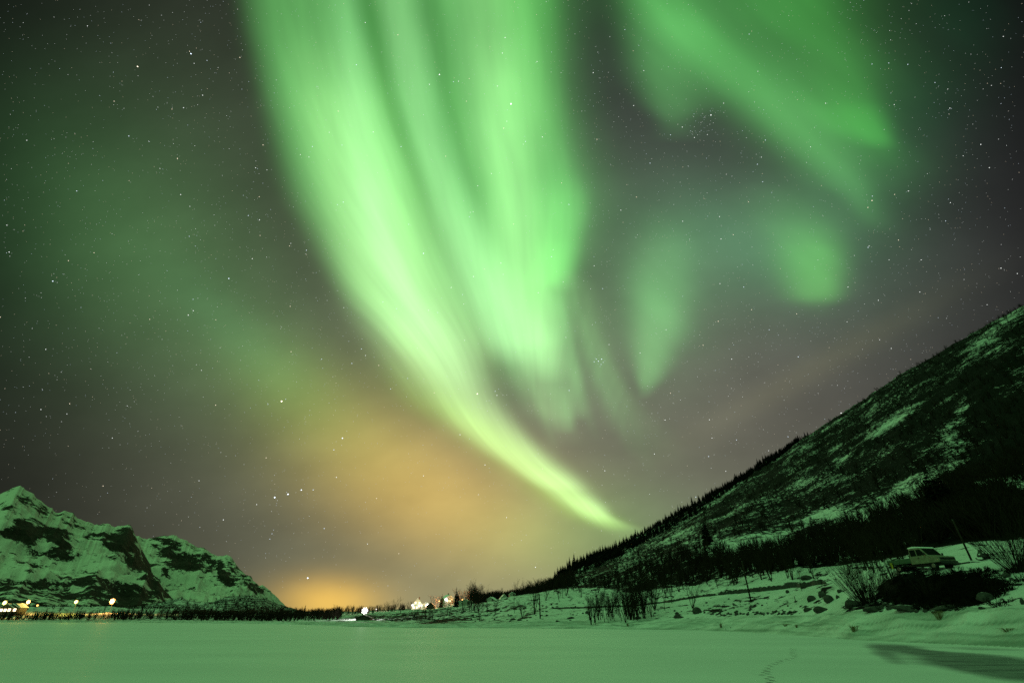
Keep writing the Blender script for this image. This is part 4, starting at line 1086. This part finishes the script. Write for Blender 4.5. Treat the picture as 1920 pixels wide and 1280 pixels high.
wall_lamp(h3, (-3.3, -4.4, 2.6), M['lamp_white'], WW, 8000, .9); wall_lamp(h3, (1.2, -4.4, 2.9), M['lamp_orange'], OR, 2500, .35)
h4, c4 = house(873, 285, 6.2, 5, 2.0, .8, -.2, 'low grey hut with a snow-covered roof, right of the pointed spruce', M['grey_paint'], M['roof'], [(-1.6, 1.1, .8, .8)], chim=False, name='hut', dz=.3)
h5, c5 = house(944, 330, 4.6, 6, 2.1, 2.2, .15, 'pale gabled house among birches on the slope', M['grey_paint'], M['roof'], [(-.9, 1.3, .8, .8), (.9, 1.3, .8, .8), (0, 2.9, .6, .7)], name='house', dz=-.5)
h6, c6 = house(922, 275, 3.8, 4, 1.7, 1.1, -.3, 'small pale green-lit cottage left of the gabled house', M['grey_paint'], M['roof'], [(-.9, 1.1, .7, .7)], chim=False, name='house')
h7, c7 = house(960, 300, 3.0, 4, 1.7, .9, .1, 'small outbuilding right of the gabled house', M['grey_paint'], M['roof'], [(-.6, 1.0, .6, .6)], chim=False, name='hut')
h8, c8 = house(807, 360, 5.2, 4, 2.0, 2.0, 0, 'small dark shed right of the blazing annexe', M['dark_paint'], M['roof'], [], chim=False, name='hut', snow=False)
h9, c9 = house(684, 190, 4.6, 5, 1.5, .7, .1, 'dark boathouse below the brightest floodlight', M['dark_paint'], M['roof'], [], chim=False, name='hut', snow=False, dz=-.9)

# lit road
def lamp_post(px, r, h, m, col, power, label, rad=.3, arm=.8):
    import bmesh
    c = at(px, r); e = empty('street_lamp', c); b = MB()
    b.tube([(0, 0, -.4), (0, 0, h * .6), (0, 0, h)], [.07, .06, .05], 8); b.build('mast', M['wood'], e)
    b = MB(); b.tube([(0, 0, h - .05), (0, -arm * .5, h + .3), (0, -arm, h + .3)], [.06, .05, .05], 6); b.build('arm', M['metal'], e)
    b = MB(); b.tube([(0, -arm, h + .25), (0, -arm, h + .42)], [rad * .5, rad * .3], 12); hd = b.build('lamp_head', M['metal'], e)
    spots_ = [(0, 0, 1.0)] if rad < .7 else [(0, 0, .72)] + [(math.cos(k_ * .9 + rad) * .82, math.sin(k_ * .9 + rad) * .82, random.uniform(.2, .36)) for k_ in range(7)]  # big lamps: oversized core and added ring of globes stand in for glare
    for (gx, gz, gs) in spots_:
        bm = bmesh.new(); bmesh.ops.create_uvsphere(bm, u_segments=16, v_segments=10, radius=rad * gs); me = bpy.data.meshes.new('lamp_glare_globe'); bm.to_mesh(me); bm.free(); me.materials.append(M['lamp_hot'] if gs > .6 and rad >= .6 and m is not M['lamp_white'] else m)
        o = bpy.data.objects.new('lamp_glare_globe', me); COL.objects.link(o); o.parent = hd; o.location = (gx * rad, -arm, h + .2 - rad * .7 + gz * rad)
    light('lamp_light', (0, -arm - rad - .4, h + .2 - rad * .7), col, power, .4, e)
    tag(e, label, 'street lamp'); return c
lamp_post(684, 203, 3.2, M['lamp_white'], (1, .95, .88), 5000, 'blazing white floodlight mast on the shore in front of the town glow', 1.0)
lamp_post(705, 375, 3.0, M['lamp_white'], WW, 20000, 'warm lamp by the road right of the white floodlight', .35)
lamp_post(822, 374, 4.5, M['lamp_orange'], OR, 16000, 'orange lamp between the blazing house and the upper house', .4)
lamp_post(866, 372, 4.5, M['lamp_orange'], OR, 22000, 'orange lamp glowing behind the birches above the grey hut', .5)
lamp_post(204, 400, 6.8, M['lamp_orange'], (1.0, .42, .10), 30000, 'brightest orange street lamp on the far left shore', 1.5)
lamp_post(136, 400, 6.4, M['lamp_yellow'], (.95, .90, .10), 14000, 'yellow street lamp under the left mountain', .95)
lamp_post(46, 400, 6.6, M['lamp_orange'], (1.0, .48, .10), 16000, 'orange street lamp near the left edge of the far shore', 1.0)
lamp_post(36, 402, 5.2, M['lamp_orange'], (1.0, .48, .1), 2500, 'lower orange street lamp just left of the one near the left edge', .5)
lamp_post(2, 400, 6.4, M['lamp_yellow'], (.95, .85, .15), 12000, 'yellow-white street lamp at the very left edge of the far shore', 1.0)
lamp_post(66, 405, 4.4, M['lamp_orange'], (1.0, .42, .10), 3000, 'low orange lamp right of the one near the left edge', .45)
for (px, w, lb) in [(14, 6, 'far house with lit windows, leftmost on the far shore'), (23, 7, 'far house with a row of lit windows between the two left lamps'), (30, 5, 'small far house with lit windows beside the orange lamps')]:
    house(px, 396, w, 6, 2.8, 1.6, .2, lb, M['dark_paint'], M['roof'], [(-w * .3, 1.5, 1.3, 1.2), (0, 1.5, 1.2, 1.2), (w * .3, 1.6, 1.2, 1.3)], lit=True, chim=False, door=False, dz=.9)
# snowy road climbing past the houses
def road(P, w, name):
    V_, F_ = [], []
    C = [at(px, r) for px, r in P]; out = []
    for a, b in zip(C, C[1:]):
        for k in range(12): out.append(a.lerp(b, k / 12))
    for i, c in enumerate(out):
        d = out[min(i + 1, len(out) - 1)] - out[max(i - 1, 0)]; d.z = 0; d.normalize(); s = Vector((-d.y, d.x, 0))
        for t in (-1, -.5, 0, .5, 1):
            q = c + s * w * t; V_.append((q.x, q.y, tz(q.x, q.y) + .14 - .1 * abs(t)))
    n = len(out); F_ = [[i * 5 + j, (i + 1) * 5 + j, (i + 1) * 5 + j + 1, i * 5 + j + 1] for i in range(n - 1) for j in range(4)]
    me = npmesh(name, np.array(V_), np.array(F_), M['snowcap']); o = bpy.data.objects.new(name, me); COL.objects.link(o); tag(o, kind='structure')
road([(650, 400), (690, 382), (720, 376), (750, 372), (785, 368), (805, 372), (822, 380), (840, 388), (870, 400)], 2.6, 'road')

# ------------------------------------------------------------------ truck on the terrace
def truck():
    c = hit(1735, 1068); e = empty('pickup_truck', c + Vector((0, 0, -.14)), R(-80))
    W = .92
    # local: x forward, y left, z up
    def side_prism(prof, y0, y1, m, name, parent=e, bv=.03):
        b = MB(); b.prism(prof, y0, y1); o = b.build(name, m, parent)
        if bv: bevel(o, bv)
        return o
    body = side_prism([(-.35, .62), (2.55, .62), (2.62, .80), (2.58, 1.12), (1.62, 1.26), (-.35, 1.26)], -W, W, M['truck_white'], 'cab_body')
    side_prism([(-.33, 1.262), (1.60, 1.262), (.98, 1.98), (-.22, 2.0)], -W + .06, W - .06, M['truck_white'], 'cab_top')
    side_prism([(-.30, 2.003), (1.04, 1.985), (.90, 2.10), (.3, 2.17), (-.2, 2.12)], -W + .02, W - .02, M['snowcap'], 'roof_snow', bv=.04)
    # windscreen, on the slanted front
    b = MB(); n = Vector((.72, 0, .62)).normalized() * .012
    p0, p1 = Vector((1.55, 0, 1.32)), Vector((1.03, 0, 1.925))
    def pane(b_, q0, q1, ya, yb, ya2, yb2):
        v = [Vector((q0.x, ya, q0.z)), Vector((q0.x, yb, q0.z)), Vector((q1.x, yb2, q1.z)), Vector((q1.x, ya2, q1.z))]
        n0 = len(b_.v)
        b_.v += [tuple(q + n) for q in v] + [tuple(q - n * .2) for q in v]
        for f in ((0, 1, 2, 3), (7, 6, 5, 4), (0, 4, 5, 1), (1, 5, 6, 2), (2, 6, 7, 3), (3, 7, 4, 0)): b_.f.append(tuple(n0 + i for i in f)); b_.m.append(0)
    pane(b, p0, p1, -.78, .78, -.72, .72); b.build('windscreen', M['glass'], e)
    for s in (-1, 1):
        y = s * (W - .06); y0, y1 = (y - .004, y + .014) if s > 0 else (y - .014, y + .004)
        for k, pr in enumerate(([(-.18, 1.33), (.42, 1.33), (.42, 1.88), (-.16, 1.88)], [(.52, 1.33), (1.38, 1.33), (.98, 1.86), (.52, 1.87)])):
            b = MB(); b.prism(pr, y0, y1); b.build('side_window', M['glass'], e)
        b = MB(); yy = s * (W + .004); b.prism([(.47, .72), (1.40, .72), (1.40, 1.24), (.47, 1.24)], min(yy, yy - s * .02), max(yy, yy - s * .02)); dd = b.build('door', M['truck_white'], e); bevel(dd, .008)
        b = MB(); b.box((.62, s * (W + .025), 1.13), (.14, .03, .03)); b.build('handle', M['blackp'], dd)
        b = MB(); b.box((1.42, s * (W + .13), 1.42), (.08, .16, .22)); mr = b.build('mirror', M['blackp'], e); bevel(mr, .02)
        for x in (1.80, -1.95):
            b = MB(); b.tube([(x, s * (W - .24), .36), (x, s * (W - .02), .36)], [.36, .36], 20); wh = b.build('wheel', M['rubber'], e); bevel(wh, .03)
            b = MB(); b.tube([(x, s * (W - .03), .36), (x, s * (W + .005), .36)], [.20, .17], 14); b.build('rim', M['metal'], wh)
        b = MB(); b.box((2.64, s * .66, .93), (.05, .34, .18)); hl = b.build('headlight', M['glass'], e); bevel(hl, .02)
    b = MB(); b.box((2.63, 0, .92), (.05, .90, .20)); 
    for k in range(3): b.box((2.665, 0, .86 + k * .06), (.02, .86, .02))
    b.build('grille', M['blackp'], e)
    b = MB(); b.box((2.68, 0, .62), (.14, 1.86, .20)); o = b.build('bumper', M['blackp'], e); bevel(o, .04)
    b = MB(); b.box((1.1, 0, .52), (2.6, 1.3, .16)); b.box((-1.6, 0, .55), (2.7, .9, .16)); b.build('chassis', M['blackp'], e)
    b = MB(); b.box((-1.72, 0, .80), (2.66, 1.84, .08)); 
    for s in (-1, 1): b.box((-1.72, s * .90, 1.02), (2.66, .05, .36))
    b.box((-3.03, 0, 1.02), (.05, 1.75, .36)); b.box((-.40, 0, 1.15), (.05, 1.75, .66)); bd = b.build('cargo_bed', M['greenp'], e); bevel(bd, .01)
    b = MB(); b.box((-1.70, 0, .93), (2.5, 1.68, .17), taper=.92); b.build('bed_snow', M['snowcap'], bd)
    b = MB(); b.box((-2.62, -.955, .70), (.26, .04, .52)); b.build('reflector_board', M['yellow'], e)
    b = MB(); b.box((-3.08, 0, .62), (.06, 1.7, .16)); b.build('rear_bar', M['blackp'], e)
    tag(e, 'white crew-cab pickup truck with snow on its roof and a low dark cargo bed', 'truck')
truck()
# snowmobile at the top of the bank
c = hit(1847, 1049); e = empty('snowmobile', c + Vector((0, 0, .02)), R(205)); e.scale = (.62, .62, .72)
b = MB(); b.prism([(-.2, .35), (1.05, .28), (1.15, .45), (.75, .78), (.1, .80), (-.2, .6)], -.38, .38); o = b.build('cowling', M['blackp'], e); bevel(o, .06)
b = MB(); b.prism([(-1.45, .45), (-.15, .45), (-.15, .80), (-.5, .72), (-1.4, .82)], -.2, .2); o = b.build('seat', M['blackp'], e); bevel(o, .05)
b = MB(); b.prism([(-1.6, .12), (-1.45, .02), (.0, .02), (.25, .30), (-.1, .42), (-1.5, .42)], -.19, .19); o = b.build('drive_track', M['rubber'], e); bevel(o, .04)
b = MB(); b.prism([(.62, .80), (.72, .80), (.32, 1.22), (.25, 1.22)], -.27, .27); b.build('windshield', M['glass'], e)
b = MB(); b.tube([(.1, -.4, 1.0), (.2, 0, .92), (.1, .4, 1.0)], [.025, .03, .025], 6); b.build('handlebar', M['blackp'], e)
for s in (-1, 1):
    b = MB(); b.prism([(.2, .0), (1.3, .0), (1.55, .2), (1.5, .22), (1.25, .05), (.2, .05)], s * .45 - .07, s * .45 + .07); b.build('ski', M['blackp'], e)
b = MB(); b.box((1.0, 0, .62), (.1, .25, .12)); b.build('headlight', M['white_paint'], e)
tag(e, 'dark snowmobile parked at the top of the bank, left of the right willow', 'snowmobile')

# grass tufts on the shore ice
def tuft(px, py, w, h, label):
    c = hit(px, py) or lakept(px, py); b = MB(); k = (c.y * CT + (c.z - CAM_H) * ST) / F; W, H = w * k, h * k
    for i in range(46):
        a = random.uniform(0, 6.28); t = random.uniform(.1, 1); d = Vector((math.cos(a) * W * .5 * t, math.sin(a) * W * .5 * t, 0))
        b.tube([d * .4 + Vector((0, 0, -.05)), d * .8 + Vector((0, 0, H * .7)), d * 1.3 + Vector((W * .1, 0, H * random.uniform(.6, 1)))], [.012, .010, .004], 3)
    o = b.build('grass_tuft', M['straw'], loc=c); tag(o, label, 'grass tuft')
tuft(1602, 1183, 20, 11, 'pale yellow grass tuft sticking out of the shore ice right of centre')
tuft(1763, 1160, 22, 15, 'tall dry grass tuft on the shore ice below the dark bank')
tuft(1352, 1176, 8, 8, 'small dry grass tuft on the shore ice below the stones')
tuft(1177, 1173, 5, 5, 'tiny dry grass tuft on the shore ice below the birch grove')
tuft(1494, 1176, 6, 5, 'tiny dry grass tuft near the middle of the shore ice')
tuft(1474, 1173, 16, 4, 'low flattened dry grass tuft left of the pale yellow tuft')
tuft(1890, 1182, 30, 5, 'low dark grass tuft on the shore ice at the right edge')

# ------------------------------------------------------------------ stars
m = bpy.data.materials.new('starlight'); m.use_nodes = True; nt = m.node_tree; nt.nodes.clear()
a = nn(nt, 'ShaderNodeAttribute', attribute_name='glow'); em = nn(nt, 'ShaderNodeEmission'); ou = nn(nt, 'ShaderNodeOutputMaterial')
nt.links.new(a.outputs['Color'], em.inputs['Color']); nt.links.new(em.outputs[0], ou.inputs[0]); em.inputs['Strength'].default_value = 1
m.cycles.emission_sampling = 'NONE'
SV, SF, SCc = [], [], []
OC = [(1, 0, 0), (-1, 0, 0), (0, 1, 0), (0, -1, 0), (0, 0, 1), (0, 0, -1)]
OF = [(0, 2, 4), (2, 1, 4), (1, 3, 4), (3, 0, 4), (2, 0, 5), (1, 2, 5), (3, 1, 5), (0, 3, 5)]
def star(px, py, mag, col=(.85, .95, 1.0)):
    d = pxdir(px, py); dl = d.length; d.normalize(); Rr = 42000.0; c = d * Rr
    z_ = (F / 1000) / (d.y * CT + d.z * ST)
    sz = {0: 78, 1: 62, 2: 48, 3: 36, 4: 25, 5: 17}[int(mag)] * random.uniform(.85, 1.1) * dl ** -1.1 * 1.08
    g_ = {0: 4.0, 1: 2.6, 2: 1.9, 3: 1.4, 4: .9, 5: .74}[int(mag)] * random.uniform(.8, 1.15)
    n = len(SV)
    for q in OC: SV.append((c.x + q[0] * sz, c.y + q[1] * sz, c.z + q[2] * sz)); SCc.append((col[0] * g_, col[1] * g_, col[2] * g_, 1))
    for f in OF: SF.append(tuple(n + i for i in f))
Wm = (1.0, .85, .62); Bl = (.75, .88, 1.0); Wh = (.95, 1, .95)
for (x, y, mg, cc) in [(258, 125, 1, Wm), (358, 101, 1, Bl), (958, 195, 0, Wh), (528, 752, 0, Wm), (642, 821, 1, Bl), (577, 1083, 1, Bl), (540, 926, 1, Bl), (565, 918, 1, Bl), (515, 932, 1, Bl), (895, 738, 1, Wm), (429, 522, 2, Bl), (99, 527, 2, Bl),
    (794, 475, 2, Bl), (824, 140, 2, Wh), (752, 275, 3, Bl), (510, 1000, 3, Bl), (506, 1010, 3, Bl), (513, 993, 4, Bl), (580, 967, 4, Wh), (518, 947, 4, Bl), (1635, 376, 2, Wm), (1333, 216, 2, Wh), (1349, 406, 3, Wh), (1753, 155, 3, Bl), (1421, 134, 3, Wh), (1577, 774, 2, Wh),
    (1671, 653, 3, Wh), (1164, 394, 3, Wh), (280, 10, 4, Wh), (214, 190, 3, Wm), (344, 202, 3, Wh), (287, 181, 4, Wh), (164, 49, 3, Wh), (324, 24, 4, Wh), (375, 38, 4, Wh), (300, 316, 3, Wh), (356, 387, 3, Wh), (486, 369, 3, Wm), (433, 209, 4, Wh), (543, 202, 4, Wh), (543, 461, 3, Wm),
    (500, 482, 4, Wh), (362, 561, 3, Bl), (371, 559, 4, Wh), (575, 478, 4, Wm), (101, 513, 4, Wh), (120, 514, 4, Wh), (77, 549, 4, Wh), (304, 636, 4, Wh), (352, 620, 4, Bl), (244, 731, 4, Wh), (381, 744, 4, Wh), (79, 729, 4, Wh), (628, 748, 4, Bl), (617, 755, 4, Wh), (1017, 257, 3, Wh), (984, 256, 4, Bl),
    (950, 296, 4, Bl), (961, 305, 4, Wh), (1130, 541, 3, Bl), (1171, 542, 4, Wh), (1065, 576, 4, Wh), (1249, 618, 3, Wh), (1137, 468, 4, Bl), (1160, 219, 4, Wh), (1174, 238, 4, Wh), (1257, 253, 3, Bl), (1078, 64, 4, Wh), (1121, 98, 4, Wh), (1034, 98, 4, Bl), (1352, 448, 3, Wh), (1410, 463, 4, Wh), (1302, 258, 3, Wh),
    (1298, 247, 4, Wh), (1308, 253, 4, Wh), (1357, 211, 4, Wh), (1362, 327, 4, Wh), (1459, 376, 4, Wh), (1542, 404, 4, Wh), (1590, 538, 3, Wh), (1548, 560, 4, Wh), (1621, 570, 4, Wh), (1565, 634, 4, Wh), (1481, 634, 4, Wh), (1389, 638, 4, Wh), (1372, 673, 3, Wh), (1404, 669, 4, Wh), (1414, 683, 4, Wh), (1309, 772, 4, Wh),
    (1570, 722, 4, Wh), (1560, 722, 4, Wh), (1535, 722, 4, Wh), (1534, 737, 4, Wh), (1583, 728, 4, Wh), (1667, 487, 3, Wh), (1744, 430, 4, Wh), (1709, 468, 4, Wh), (1602, 479, 4, Wh), (1839, 271, 3, Wh), (1824, 233, 4, Wh), (1872, 261, 4, Wh), (1781, 203, 3, Wh), (1782, 380, 3, Wh), (1760, 402, 4, Wh), (1670, 75, 4, Wh), (1718, 45, 4, Wh),
    (1247, 787, 3, Wh), (1239, 763, 4, Wh), (1212, 754, 4, Wh), (1204, 758, 4, Wh), (1134, 882, 3, Wh), (1129, 909, 4, Wh), (1135, 941, 4, Wh), (1142, 957, 4, Wh), (1218, 926, 4, Wh), (1339, 852, 4, Wh), (914, 770, 4, Wh), (921, 756, 4, Wh), (943, 740, 4, Wh), (950, 740, 4, Wh), (967, 660, 4, Bl), (967, 652, 5, Bl), (630, 1058, 4, Wh), (783, 867, 4, Wh), (771, 887, 4, Wh), (1009, 850, 4, Wh)]:
    star(x, y, mg, cc)
for (dx, dy, mg) in [(0, 0, 2), (-8, 1, 3), (6, -4, 2), (9, 2, 3), (5, 6, 3), (-4, -4, 3), (-6, -6, 4), (3, 10, 4), (12, -1, 4), (-1, 5, 4)]: star(1122 + dx, 677 + dy, mg, Bl)
for (cx, cy, s, n) in [(1322, 222, 16, 34), (1600, 18, 16, 12), (520, 928, 28, 14), (330, 190, 20, 6), (1303, 252, 8, 8), (1770, 212, 10, 8), (905, 750, 30, 14), (380, 480, 60, 20)]:
    for _ in range(n): star(random.gauss(cx, s), random.gauss(cy, s * .7), random.choice((4, 5, 5)), random.choice((Bl, Wh)))
for _ in range(15000):
    x, y = random.uniform(-150, 2070), random.uniform(-150, 1120)
    d_ = pxdir(x, y).length
    if random.random() > (1.0 / d_) ** 2.2 * 1.25 or random.random() < max(0, y - 700) / 600: continue
    star(x, y, 5 if random.random() < .90 else random.choice((4, 4, 4, 3)), random.choice((Bl, Wh, Wh, Wm)))
me = npmesh('stars', np.array(SV), np.array(SF), m, smooth=False)
ca = me.color_attributes.new('glow', 'FLOAT_COLOR', 'POINT'); ca.data.foreach_set('color', np.array(SCc, np.float32).ravel())
o = bpy.data.objects.new('stars', me); COL.objects.link(o); tag(o, 'white and bluish stars scattered over the whole night sky', None, None, 'stuff')
for k in ('visible_shadow', 'visible_diffuse'): pass
